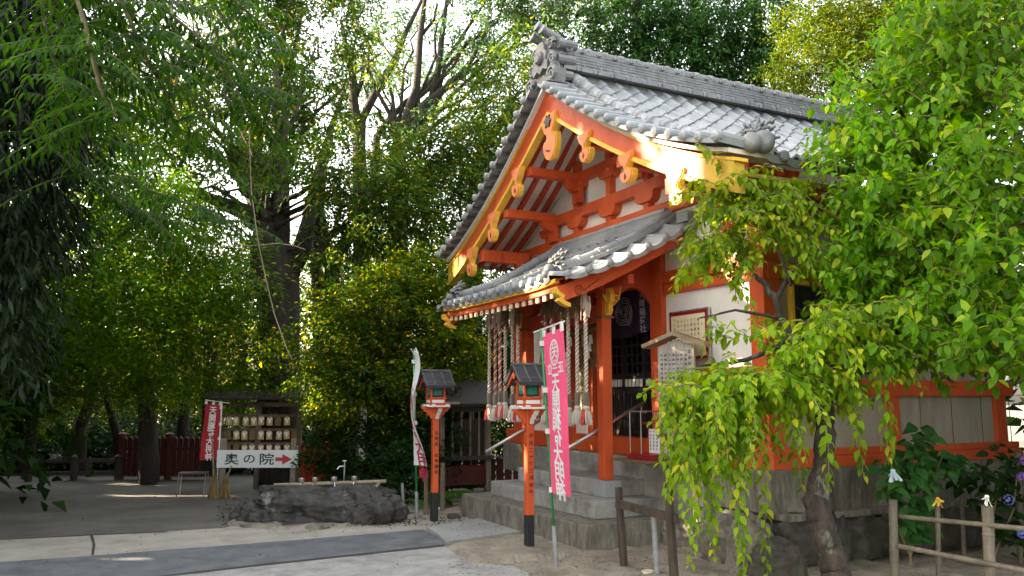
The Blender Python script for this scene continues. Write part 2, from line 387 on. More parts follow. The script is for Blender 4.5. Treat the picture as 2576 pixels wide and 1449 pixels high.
# ridge-end ornament: plate, scrolls, three round horns
og = MB()
pl = [(-.30,-.30),(-.33,-.12),(-.24,-.06),(-.27,.10),(-.19,.18),(-.18,.30),(-.10,.36),(0,.38),(.10,.36),(.18,.30),(.19,.18),(.27,.10),(.24,-.06),(.33,-.12),(.30,-.30),(.12,-.22),(0,-.32),(-.12,-.22)]
zo = z+.10
og.prism(pl, (4.98, YC, zo), (0,1,0), (0,0,1), (1,0,0), .16)
og.prism([(a*.62, b*.62+.08) for a, b in pl], (4.93, YC, zo), (0,1,0), (0,0,1), (1,0,0), .06)
og.lathe((4.90, YC, zo+.10), [(.09,.05),(.09,.0),(.06,-.02)], 14, (1,0,0))
def curl(mb, c, r, t, s=1, turns=1.6, ax=((0,1,0),(0,0,1)), lift=0, n=22, taper=.5):
    c = Vector(c); ex, ey = Vector(ax[0]), Vector(ax[1]); ez = ex.cross(ey); pts = []; rad = []
    for i in range(n):
        q = i/(n-1); an = q*turns*2*math.pi; rr_ = r*(1-q*.82)
        pts.append(c + ex*rr_*math.cos(an)*s + ey*rr_*math.sin(an) + ez*lift*q); rad.append(t*(1-taper*q))
    mb.tube(pts, rad, 6)
for sy in (-1, 1):
    curl(og, (4.95, YC+sy*.30, zo-.20), .10, .035, -sy); curl(og, (4.97, YC+sy*.27, zo+.02), .08, .03, -sy); curl(og, (4.99, YC+sy*.20, zo+.24), .08, .03, sy)
    for kx in range(3):
        og.tube([(5.0+kx*.02, YC+sy*(.26+.02*kx), zo-.18+.2*kx), (5.28+kx*.02, YC+sy*(.22+.02*kx), zo-.16+.2*kx)], .065, 10)
        curl(og, (5.0+.1*kx, YC+sy*.30, zo-.1+.14*kx), .06, .024, sy, ax=((1,0,0),(0,0,1)))
for yo, zz in ((-.12, .0), (.12, .0), (0, .10)):
    og.tube([(5.22, YC+yo, zo+.34+zz), (5.06, YC+yo*1.05, zo+.38+zz), (4.90, YC+yo*1.1, zo+.44+zz)], [.05, .056, .062], 14)
    og.tube([(4.915, YC+yo*1.1, zo+.434+zz), (4.885, YC+yo*1.12, zo+.446+zz)], .070, 14)
og.build('ridge_end_ornament', M_tiled, roof_o)
# peony-like corner ornaments with a big boss below
def flower(mb, c, up=(0,0,1), out=(-1,0,0), r=.13, seed=0):
    c = Vector(c); up = Vector(up); out = Vector(out).normalized(); sd_ = up.cross(out).normalized(); rn = random.Random(seed)
    for lay in range(3):
        for k in range(5 if lay < 2 else 4):
            a = (k-2+(lay%2)*.5)*.62; d = (up*math.cos(a) + sd_*math.sin(a)).normalized()
            b = c + out*(.02-lay*.05)
            curlp = []
            for i in range(10):
                q = i/9; an = q*4.0
                rad = r*(.55+.25*lay*.6); curlp.append(b + d*(q*rad*1.1 + .03*lay) + out*(math.sin(an)*.035) + d*(math.cos(an)-1)*-.0 + up*(-.03*max(0, q-.7)*6*(.7)))
            mb.tube(curlp, [r*.10*(1-.5*abs(i/9-.6)) for i in range(10)], 6)
            curl(mb, curlp[-1], .03, .014, 1, 1.2, ax=(tuple(d), tuple(out)), n=12)
for P, sl, sy in ((PN, slN, -1), (PF, slF, 1)):
    cf = MB(); c = P(5.34, sl.L-.06, .10)
    cf.lathe(c+Vector((0, sy*.05, -.02)), [(.0,-.10),(.07,-.085),(.105,-.03),(.105,.05),(.07,.09),(.0,.10)], 14, (0, sy, -.15)); cf.lathe(P(5.22, sl.L, .06), [(.085,-.06),(.095,0),(.085,.06),(.05,.085)], 14, (-1, sy*.6, 0))
    flower(cf, c+Vector((0, sy*-.02, .06)), out=(-.8, sy*.5, 0), r=.17, seed=3); cf.build('corner_ornament', M_tiled, roof_o, smooth=True)

# bargeboards with yellow edging and gilt ends
def band(mb, f0, f1, x0, x1, ya, yb, n=26, mirror=False):
    ys = [ya+(yb-ya)*i/n for i in range(n+1)]; vs = []
    for y in ys:
        yy = mir(y) if mirror else y
        for x, zz in ((x0, f0(y)), (x1, f0(y)), (x1, f1(y)), (x0, f1(y))): vs.append((x, yy, zz))
    fs = []
    for i in range(n):
        a = i*4; b = a+4
        fs += [(a, b, b+1, a+1), (a+1, b+1, b+2, a+2), (a+2, b+2, b+3, a+3), (a+3, b+3, b, a)]
    fs += [(0,1,2,3), (n*4+3, n*4+2, n*4+1, n*4)]
    mb.add(vs, fs)
for mr in (False, True):
    b = MB(); band(b, lambda y: zBT(y)+.02, lambda y: zBB(y), 5.05, 5.13, 5.95, YC, mirror=mr); bo = b.build('bargeboard', M_red, hall)
    g = MB(); band(g, lambda y: zBB(y)+.045, lambda y: zBB(y)-.010, 5.036, 5.14, 5.95, YC, mirror=mr)
    band(g, lambda y: zBT(y)+.055, lambda y: zBT(y)+.022, 5.02, 5.16, 5.58, YC, mirror=mr); g.build('yellow_edge', M_gold, bo)
    g = MB(); band(g, lambda y: zBT(y)+.018, lambda y: zBB(y)-.02, 5.03, 5.15, 5.62, 6.02, 8, mirror=mr); g.build('gilt_end_cap', M_brass, bo)
    # a second, inner board behind the first
    b = MB(); band(b, lambda y: zBT(y)+.015, lambda y: zBB(y)+.10, 5.135, 5.22, 5.66, YC, mirror=mr); b.build('inner_board', M_redd, bo)
# gable pendants
def pend_big():
    return [(-.42,0),(.42,0),(.46,-.16),(.34,-.30),(.24,-.40),(.30,-.48),(.46,-.44),(.50,-.62),(.44,-.82),(.26,-.97),(.04,-1.0),(-.2,-.94),(-.36,-.8),(-.40,-.66),(-.33,-.56),(-.2,-.57),(-.15,-.5),(-.20,-.42),(-.34,-.36),(-.46,-.2)]
def pend_small():
    return [(-.46,0),(.46,0),(.48,-.08),(.40,-.22),(.22,-.34),(.12,-.46),(.16,-.56),(.26,-.60),(.38,-.54),(.46,-.62),(.44,-.80),(.28,-.95),(.06,-1.0),(-.16,-.95),(-.30,-.82),(-.33,-.68),(-.26,-.6),(-.13,-.62),(-.08,-.54),(-.14,-.42),(-.30,-.30),(-.42,-.14)]
def pendant(y, ztip, htot, w, big=False, flipx=1):
    out = pend_big() if big else pend_small()
    o = MB(); o.prism([(a*w*flipx, q*htot) for a, q in out], (5.02, y, ztip+htot), (0,1,0), (0,0,1), (1,0,0), .07)
    po = o.build('gable_pendant', M_gold, hall)
    cx = sum(a for a, q in out)/len(out); 
    def ins(p_, k=.86):
        n = len(p_); r_ = []
        for i in range(n):
            a = Vector((*p_[i-1], 0)); b = Vector((*p_[i], 0)); c = Vector((*p_[(i+1) % n], 0))
            nn = ((b-a).normalized() + (c-b).normalized()); nn = Vector((nn.y, -nn.x, 0)).normalized()
            r_.append((b.x - nn.x*.045*s_, b.y - nn.y*.03*s_))
        return r_
    ar = sum(out[i-1][0]*out[i][1]-out[i][0]*out[i-1][1] for i in range(len(out))); s_ = 1 if ar > 0 else -1
    o = MB(); o.prism([(a*w*flipx, q*htot) for a, q in ins(out)], (5.008, y, ztip+htot), (0,1,0), (0,0,1), (1,0,0), .02); o.build('orange_face', M_redface, po)
    o = MB()
    if big:
        o.prism([(-.09,.0),(-.04,.05),(-.05,.09),(.0,.06),(.03,.1),(.05,.04),(.10,.02),(.05,-.02),(.06,-.07),(.0,-.05),(-.05,-.08),(-.05,-.02)], (4.99, y+.0, ztip+htot*.83), (0,1,0), (0,0,1), (1,0,0), .02)
        o.prism([(-.05,-.01),(.05,.02),(.06,.0),(-.03,-.03)], (5.0, y, ztip+htot*.22), (0,1,0), (0,0,1), (1,0,0), .01)
    else:
        o.prism([(0,.035),(.014,0),(0,-.035),(-.014,0)], (5.0, y+.01*flipx, ztip+htot*.22), (0,1,0), (0,0,1), (1,0,0), .01)
    o.build('black_fitting', M_blackp, po)
M_redface = pm('orange_face_paint', (.80,.25,.09), (.72,.20,.07), 6, .5)
pendant(9.04, 4.63, .62, .40, True, -1)
for y, zt in ((8.19,4.38),(7.33,3.92),(6.47,3.50)):
    pendant(y, zt, zBB(y)+.05-zt, .30, flipx=-1)
for y, zt in ((9.98,4.36),(10.78,3.87),(11.55,3.46)):
    yy = YC-(y-YC)/.96
    pendant(y, zt, zBB(yy)+.05-zt, .30, flipx=1)

# gable wall, its posts and beams, purlins, soffit rafters
XW = 6.0
gw = MB(); ys = np.linspace(6.3, 11.9, 40)
pts = [(y, zroof(y)-.1) for y in ys]
gw.prism([(6.3, 2.9)]+[(float(y), zz) for y, zz in pts]+[(11.9, 2.9)], (XW+.05, 0, 0), (0,1,0), (0,0,1), (1,0,0), .12)
gw.build('gable_wall', M_plaster, hall)
gb = MB()
def gbeam(y0, y1, z0, z1, x0=5.93):
    gb.box((x0, y0, z0), (XW+.06, y1, z1))
gbeam(6.5, 11.75, 3.80, 3.94, 5.95); gbeam(7.5, 10.74, 4.14, 4.29, 5.935); gbeam(8.28, 9.95, 4.66, 4.79, 5.94)
for y in (8.27, 9.12, 9.97):
    top = zroof(y)-.12
    gb.box((5.955, y-.055, 3.93), (XW+.055, y+.055, min(top, 5.4)))
for y in (7.42, 10.82): gb.box((5.955, y-.05, 3.9), (XW+.055, y+.05, 4.15))
gbo = gb.build('gable_beams', M_red, hall, bevel=.006)
def bracket(y, zt, w=.20, h=.13):       # bracket arm with rounded lower corners under a beam
    o = []
    for i in range(7): a = math.pi/2*i/6; o.append((-w + w*.45*(1-math.cos(a))*1.0, -h*math.sin(a)))
    p_ = [(-w, 0)] + o[1:] + [(-q[0], q[1]) for q in reversed(o[1:])] + [(w, 0)]
    m = MB(); m.prism(p_, (5.925, y, zt), (0,1,0), (0,0,1), (1,0,0), .13); m.build('bracket', M_red, hall, bevel=.004)
for y, zt in ((8.27,4.14),(9.12,4.14),(9.97,4.14),(7.46,4.14),(10.79,4.14),(8.30,4.665),(9.12,4.665),(9.94,4.665),(8.6,3.80),(9.6,3.80)): bracket(y, zt)
for y, z0, z1 in ((9.85,4.64,4.76),(10.57,4.20,4.32),(11.42,3.68,3.86)):
    for yy in (y, YC-(y-YC)/.96):
        m = MB(); m.box((5.14, yy-.07, z0), (5.94, yy+.07, z1)); po = m.build('purlin', M_red, hall, bevel=.006)
        m = MB(); m.prism([(0,0),(.20,0),(.20,-.14),(.12,-.14),(.06,-.11),(.02,-.06)], (5.72, yy-.06, z0), (1,0,0), (0,0,1), (0,1,0), .12); m.build('purlin_bracket', M_red, po)
        m = MB(); m.box((5.90, yy-.11, z0-.30), (5.96, yy+.11, z0-.02)); m.build('purlin_post', M_red, po)
for x in (5.30, 5.52, 5.74, 5.92):
    for sl, P in ((slN, PN), (slF, PF)):
        m = MB(); k = 16
        for i in range(k): m.bar(P(x, sl.L*.97*i/k, -.112), P(x, sl.L*.97*(i+1)/k+.003, -.112), .055, .07)
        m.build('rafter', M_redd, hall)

# side wall (faces the camera side), its sill, rails, posts, window
YS = 6.24; XE = 9.72
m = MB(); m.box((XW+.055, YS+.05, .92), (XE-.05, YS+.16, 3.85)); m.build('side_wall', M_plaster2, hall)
x = 6.6
while x < XE:
    for z0_, z1_ in ((1.1,1.63),(2.95,3.5)): m = MB(); m.box((x, YS+.046, z0_), (x+.008, YS+.052, z1_)); m.build('board_joint', M_woodb, hall)
    x += .52
m = MB()
m.box((5.90, YS-.03, .915), (XE+.1, YS+.10, 1.03)); m.box((5.92, YS-.005, 1.032), (XE+.06, YS+.1, 1.10)); m.box((6.0, YS-.01, 1.63), (XE+.02, YS+.09, 1.80)); m.box((5.96, YS-.02, 2.81), (XE+.04, YS+.09, 2.98)); m.box((5.96, YS-.02, 3.50), (XE+.04, YS+.09, 3.62))
m.build('side_rails', M_red, hall, bevel=.006)
for x in (5.97, 7.64, 9.44):
    m = MB(); m.box((x-.03, YS+.0, 1.1), (x+.14, YS+.16, 2.81 if x > 6 else 3.7)); m.build('side_post', M_red, hall, bevel=.006)
m = MB(); m.box((6.30, YS+.02, 1.9), (7.56, YS+.07, 2.75)); wo = m.build('lattice_window', M_lens, hall)
m = MB()
for i in range(14): m.box((6.34+i*.088, YS-.0, 1.92), (6.375+i*.088, YS+.022, 2.74))
m.box((6.30, YS-.012, 1.86), (7.56, YS+.03, 1.93)); m.build('window_bars', M_lens, wo)
m = MB(); m.box((6.26, YS-.02, 1.85), (6.30, YS+.04, 2.80)); m.box((6.26, YS-.02, 2.76), (7.6, YS+.04, 2.805)); m.build('window_frame', M_gold, wo)
# side eave: board, rafter tails and a bracket with a yellow end
m = MB(); m.box((5.16, 5.70, 3.635), (XR1, 5.74, 3.675)); m.build('eave_fascia', M_golds, hall)
m = MB(); x = 6.0
while x < XR1: m.bar((x, 5.79, 3.58), (x, 6.3, 3.80), .06, .08); x += .3
m.build('eave_rafters', M_redd, hall)
m = MB(); m.box((6.48, 5.95, 3.40), (6.60, 6.28, 3.50)); bo = m.build('eave_bracket', M_woodb, hall)
m = MB(); m.box((6.475, 5.93, 3.395), (6.605, 5.952, 3.505)); m.build('yellow_end', M_gold, bo)
# concrete base under the hall
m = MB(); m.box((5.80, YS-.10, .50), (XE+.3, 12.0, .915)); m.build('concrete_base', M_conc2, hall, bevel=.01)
# body behind: back and far walls so the hall is closed
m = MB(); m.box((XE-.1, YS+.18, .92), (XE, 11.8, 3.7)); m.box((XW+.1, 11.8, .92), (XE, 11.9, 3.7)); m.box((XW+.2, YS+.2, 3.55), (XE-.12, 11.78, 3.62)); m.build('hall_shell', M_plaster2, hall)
m = MB(); m.box((6.9, 8.0, .93), (7.0, 10.4, 3.3)); m.box((6.1, YS+.2, .925), (XE-.12, 11.78, .95)); m.build('dark_interior', M_dark, hall)

# front wall: columns, beams, plaster panels, doorway
XF = 5.96
def colm(name, x0, x1, y0, y1, z0, z1, mat=M_red, parent=hall, bev=.008): m = MB(); m.box((x0, y0, z0), (x1, y1, z1)); return m.build(name, mat, parent, bevel=bev)
colm('corner_column', 5.90, 6.12, 6.235, 6.44, .92, 3.95)
for y0, y1 in ((7.96,8.20),(9.52,9.66),(10.08,10.26),(11.7,11.88)): colm('wall_column', 5.93, 6.10, y0, y1, .92, 3.80)
colm('head_beam', 5.925, 6.08, 6.46, 7.94, 2.95, 3.09); colm('door_lintel', 5.915, 6.08, 7.94, 11.9, 2.96, 3.10)
colm('panel_head', 5.95, 6.06, 6.46, 7.94, 2.82, 2.945)
colm('front_sill', 5.86, 6.09, 5.95+.2, 12.0, .915, 1.13); colm('mid_rail_front', 5.94, 6.06, 6.46, 7.94, 1.80, 1.93)
colm('mid_rail_front', 5.94, 6.06, 9.68, 10.06, 1.30, 1.42)
colm('plaster_panel', XW, XW+.05, 6.44, 7.96, 1.93, 2.82, M_plaster, bev=0); colm('plaster_panel', XW, XW+.05, 6.44, 7.96, 1.13, 1.80, M_plaster, bev=0)
colm('plaster_panel', XW, XW+.05, 6.44, 11.9, 3.10, 3.80, M_plaster, bev=0)
colm('plaster_panel', XW, XW+.05, 9.66, 11.7, 1.42, 2.96, M_plaster, bev=0); colm('plaster_panel', XW, XW+.05, 9.66, 11.7, 1.13, 1.30, M_plaster, bev=0)
# door lattice: dark grid above, upright bars below, white slips between
dl = MB(); X = 6.16
dl.box((X, 8.2, 1.13), (X+.03, 9.52, 1.2)); dl.box((X, 8.2, 1.66), (X+.03, 9.52, 1.74)); dl.box((X, 8.2, 1.86), (X+.03, 9.52, 1.93)); dl.box((X, 8.2, 2.86), (X+.03, 9.52, 2.96)); dl.box((X+.035, 8.2, 1.13), (X+.05, 9.52, 1.4))
for i in range(27): dl.box((X+.004, 8.21+i*.049, 1.19), (X+.024, 8.233+i*.049, 1.67))
for i in range(12): dl.box((X+.004, 8.22+i*.117, 1.92), (X+.024, 8.252+i*.117, 2.87))
for i in range(7): dl.box((X+.006, 8.2, 2.03+i*.12), (X+.02, 9.52, 2.06+i*.12))
for y in (8.2, 8.62, 9.08, 9.46): dl.box((X-.012, y, 1.13), (X+.035, y+.06, 2.96))
dlo = dl.build('lattice_door', M_lens, hall)
m = MB(); y = 8.28
while y < 9.42:
    m.box((X-.006, y, 1.755), (X+.0, y+.062, 1.85)); y += .083
m.build('white_slips', M_paper, dlo)
m = MB(); m.box((5.985, 6.38, .96), (5.995, 6.40, 1.0)); 
# ---- canopy over the steps
YA, YB = 7.32, 10.93
CT = [(4.22,2.845),(4.46,2.90),(4.7,2.985),(4.92,3.08),(5.14,3.19),(5.36,3.30),(5.6,3.43),(5.78,3.54),(5.98,3.68)]
zc = smooth_tab(CT)
slC = Slope(lambda x: zc(x)+.02, 5.96, 4.24)
def PC(e, a, h=0):
    d, z = slC.dz(a); d2, z2 = slC.dz(a+.02); t = Vector((d2-d, 0, z2-z)).normalized(); n = Vector((-t.z, 0, t.x))
    if n.z < 0: n = -n
    lf = .06*(max(0, 8.2-e)**2/.77 + max(0, e-10.1)**2/.7)*max(0, a/slC.L)
    return Vector((d, e, z+lf)) + n*h
canopy = MB(); tiles(canopy, PC, YA+.36, YB-.34, .02, slC.L, .222, .226, 7, flip=False)
# outer verge fields: wide curved tiles sloping outwards, lower edge scalloped
def vergefield(mb, ya, yb, seed):
    rn = random.Random(seed); ns = 7; c = slC.L/ns
    for j in range(ns):
        a = j*c; prof = [(0,.028),(.2,.006),(.45,-.004),(.68,.004),(.8,.032),(.9,.045),(1.0,.034),(1.05,.005)]; m_ = len(prof)
        vs = []
        for e, dh in ((ya, -.075), ((ya+yb)/2, -.025), (yb, .02)): vs += [PC(e, a+t*c, h+dh) for t, h in prof]
        vs += [PC(ya, a+t*c, -.12+h*.4) for t, h in prof]
        mb.add(vs, [(k+r_*m_, k+1+r_*m_, m_+k+1+r_*m_, m_+k+r_*m_) for r_ in range(2) for k in range(m_-1)] + [(k, 3*m_+k, 3*m_+k+1, k+1) for k in range(m_-1)])
        mb.lathe(PC(ya, a+.9*c, -.05), [(.042,.02),(.045,0),(.02,-.018)], 10, (0, 1 if ya < yb else -1, 0))
vergefield(canopy, YA, YA+.36, 1); vergefield(canopy, YB, YB-.34, 2)
canopy.box((5.86, YA+.02, 3.60), (5.99, YA+.22, 3.72))
can_o = canopy.build('canopy_roof', M_tile, hall)
m = MB(); eave_row(m, PC, YA+.3, YB-.3, slC.L+.0, .222, (-1,0,0), r=.045); m.build('canopy_eave_tiles', M_tile, can_o)
m = MB()
for y in (YA+.40, YB-.38):
    n = 6; L = slC.L*.93; c = L/n
    for j in range(n):
        m.tube([PC(y, j*c, .085), PC(y, j*c+c*.86, .085)], .058, 12); m.tube([PC(y, j*c+c*.82, .088), PC(y, j*c+c*.98, .088)], .068, 12)
    for j in range(8):
        yy = y-.10 if y < 9 else y+.10
        m.bar(PC(yy, j*L/8, .06), PC(yy, (j+.93)*L/8, .06), .035, .04); m.bar(PC(yy, (j+.88)*L/8, .063), PC(yy, (j+1.0)*L/8, .063), .05, .055)
    # low stacked ridge against the gable wall
for l, (dx, dz_) in enumerate(((0,0),(.02,.045),(.04,.09))):
    y = YA+.5+.1*(l % 2)
    while y < YB-.5: m.box((5.80+dx, y, 3.64+dz_), (5.93, y+.23, 3.675+dz_)); y += .235
m.tube([(5.90, YA+.45, 3.80), (5.90, YB-.45, 3.80)], .045, 10)
m.build('canopy_ridges', M_tile, can_o, smooth=False)
for y, s in ((YA+.40, -1), (YB-.38, 1)):
    m = MB(); c = PC(y, slC.L*.93, .09)
    m.lathe(c+Vector((-.06,0,-.02)), [(0,-.055),(.04,-.048),(.058,-.015),(.058,.028),(.04,.05),(0,.058)], 14, (-1,0,-.2)); m.lathe(c+Vector((-.12, s*.03, -.08)), [(.042,-.03),(.046,0),(.038,.03),(.015,.042)], 12, (-1, s*.3, -.2))
    flower(m, c+Vector((0,0,.05)), out=(-1,0,0), r=.125, seed=5); m.build('canopy_ornament', M_tiled, can_o, smooth=True)
# canopy underside: soffit, fascia, rafters with cream ends
m = MB(); k = 10
for i in range(k):
    a0, a1 = slC.L*i/k, slC.L*(i+1)/k
    m.add([PC(YA+.2, a0, -.05), PC(YB-.2, a0, -.05), PC(YB-.2, a1, -.05), PC(YA+.2, a1, -.05), PC(YA+.2, a0, -.075), PC(YB-.2, a0, -.075), PC(YB-.2, a1, -.075), PC(YA+.2, a1, -.075)], [(0,1,2,3),(7,6,5,4),(0,4,5,1),(2,6,7,3),(1,5,6,2),(3,7,4,0)])
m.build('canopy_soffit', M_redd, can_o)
m = MB(); n = 30
for i in range(n):
    y0, y1 = YA+.22+(YB-YA-.44)*i/n, YA+.22+(YB-YA-.44)*(i+1)/n
    p0, p1 = PC(y0, slC.L-.02, -.07), PC(y1, slC.L-.02, -.07)
    m.bar(p0+Vector((.0,0,-.0)), p1, .05, .045)
m.build('canopy_gold_fascia', M_gold, can_o)
m = MB()
for i in range(n):
    y0, y1 = YA+.26+(YB-YA-.52)*i/n, YA+.26+(YB-YA-.52)*(i+1)/n
    m.bar(PC(y0, slC.L-.05, -.13), PC(y1, slC.L-.05, -.13), .05, .075)
m.build('canopy_red_fascia', M_red, can_o)
y = YA+.42
while y < YB-.3:
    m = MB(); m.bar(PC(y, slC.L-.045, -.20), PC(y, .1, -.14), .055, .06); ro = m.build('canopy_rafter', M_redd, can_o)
    m = MB(); q = PC(y, slC.L-.045, -.20); m.cbox(q+Vector((-.005,0,0)), (.02, .06, .062)); m.build('rafter_end', M_creamp, ro)
    y += .168
# canopy side boards with a carved, yellow-edged nose
for yv, s in ((7.55, -1), (10.70, 1)):
    HT = [(4.27,2.77),(4.6,2.90),(5.0,3.08),(5.4,3.27),(5.9,3.50)]; HB = [(4.27,2.60),(4.6,2.72),(5.0,2.90),(5.4,3.10),(5.9,3.36)]
    ft, fb = smooth_tab(HT), smooth_tab(HB)
    xs = [4.34+(5.92-4.34)*i/16 for i in range(17)]
    out = [(x, ft(x)) for x in xs] + [(x, fb(x)) for x in reversed(xs)] + [(4.30, 2.63),(4.33, 2.68),(4.27,2.70),(4.25,2.76)]
    m = MB(); m.prism(out, (0, yv-.035, 0), (1,0,0), (0,0,1), (0,1,0), .07); ho = m.build('canopy_side_board', M_red, can_o)
    m = MB(); m.prism([(4.25,2.765),(4.225,2.75),(4.245,2.69),(4.30,2.665),(4.27,2.62),(4.35,2.575),(4.42,2.56),(4.42,2.60),(4.36,2.62),(4.33,2.64),(4.35,2.68),(4.29,2.715)], (0, yv-.045, 0), (1,0,0), (0,0,1), (0,1,0), .09); m.build('yellow_nose', M_gold, ho)
    m = MB(); curl(m, (4.52, yv+s*.04, 2.74), .06, .009, 1, 1.7, ax=((1,0,0),(0,0,1)), n=30); m.tube([(4.58, yv+s*.04, 2.74), (4.66, yv+s*.04, 2.80), (4.80, yv+s*.04, 2.90)], [.009,.008,.003], 6); m.build('scroll_carving', M_redc, ho)
from mathutils import noise as mnoise
def PX(x, y, X):              # point on the plane world X = X seen at photo (x, y)
    d = ray(x, y); v_ = xyz(d[0], d[1], 0); t = X/v_.x
    return Vector((X, v_.y*t, CAMH+d[2]*t))
# porch columns on the third step, lintel, carved brackets
for yc, s in ((8.185, -1), (10.11, 1)):
    m = MB(); m.box((5.20, yc-.065, .682), (5.325, yc+.065, 2.86)); co = m.build('porch_column', M_red, hall, bevel=.007)
    m = MB(); m.prism([(0,0),(.05,.0),(.09,.05),(.08,.12),(.12,.16),(.13,.24),(.10,.30),(.06,.34),(.0,.36)], (5.235, yc+s*.065, 2.56), (0,s,0), (0,0,1), (1,0,0), .06); m.build('yellow_nose', M_gold, co)
    m = MB(); m.box((5.18, yc-.09, 2.53), (5.345, yc+.09, 2.56)); m.build('column_cap', M_woodb, co)
    w_ = [(-.16,.40),(-.15,.30),(-.09,.24),(-.10,.18),(-.05,.16),(0,.09),(.07,.10),(.10,.15),(.07,.20),(.12,.25),(.16,.36),(.20,.50),(.12,.42)]
    m = MB(); m.prism(w_, (5.30, yc+s*.05, 2.60), (1,0,0), (0,0,1), (0,s,0), .05); wo = m.build('cloud_bracket', M_red, co)
    m = MB()
    for cx in (-.05, .07): curl(m, (5.30+cx, yc+s*.11, 2.76), .045, .010, 1 if cx > 0 else -1, 1.5, ax=((1,0,0),(0,0,1)), n=24)
    m.tube([(5.19, yc+s*.105, 2.80),(5.24, yc+s*.105, 2.72),(5.33, yc+s*.105, 2.68),(5.41, yc+s*.105, 2.76),(5.43, yc+s*.105, 2.88),(5.50, yc+s*.105, 3.08)], .011, 6); m.build('yellow_scroll', M_gold, wo)
    xs = [5.32+.6*i/20 for i in range(21)]
    lo = [2.66+.26*math.sin(math.pi*min(1, max(0, (x-5.34)/.62)))**.8 - .02*math.sin(9*(x-5.3)) for x in xs]
    m = MB(); m.prism([(x, 3.10+.25*(x-5.32)) for x in xs]+[(x, l) for x, l in zip(reversed(xs), reversed(lo))], (0, yc-.03, 0), (1,0,0), (0,0,1), (0,1,0), .06); m.build('arched_tie', M_redd, co)
colm('porch_lintel', 5.215, 5.31, 8.25, 10.045, 2.50, 2.70, M_redd)
colm('porch_lintel', 5.22, 5.30, 7.6, 10.65, 2.87, 2.98, M_redd)
m = MB(); m.tube([(4.75, 7.62, 2.80), (4.75, 10.66, 2.80)], .014, 8); m.build('rope_rail', M_steel, hall)
# steps
def step(x0, y0, y1, z0, z1, x1=5.95): m = MB(); m.box((x0, y0, z0), (x1, y1, z1)); return m.build('concrete_step', [M_conc], hall, bevel=.012)
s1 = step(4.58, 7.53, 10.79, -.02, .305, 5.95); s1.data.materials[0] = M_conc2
step(4.87, 7.82, 10.46, .306, .495); step(5.17, 8.08, 10.21, .496, .682)
m = MB(); m.box((5.72, 7.05, .30), (5.95, 10.9, .912)); m.build('porch_platform', M_conc, hall, bevel=.012)
for y0_ in (8.075, 9.99): m = MB(); m.box((5.163, y0_, .497), (5.40, y0_+.225, .679)); m.build('column_footing', M_plinth, hall, bevel=.006)

# stainless handrails either side of the steps
for yc, lab in ((10.0, 'far'), (8.31, 'near')):
    t = thing('handrail', 'polished steel handrail on the %s side of the steps%s' % (lab, ', beside the left porch column' if lab == 'far' else ', running up to the lattice door'), 'handrail', (4.6, yc, .9), 'sloping handrails on the shrine steps')
    m = MB(); m.tube([(4.58, yc, .915), (5.92, yc, 1.565)], .021, 12); m.build('rail_tube', M_steel, t, smooth=True)
    s = 1 if yc > 9 else -1
    m = MB(); m.tube([(5.26, yc, 1.23), (5.26, yc, 1.17), (5.26, yc+s*.06, 1.16)], .008, 8); m.tube([(5.86, yc, 1.52), (5.86, yc, 1.44), (5.93, yc, 1.43)], .008, 8); m.build('rail_bracket', M_steel, t)

M_ropec = pm('rope_gap_shade', (.16,.11,.09), (.10,.07,.055), 20, .9)  # shade of the gaps between rope strands, put into a dark colour
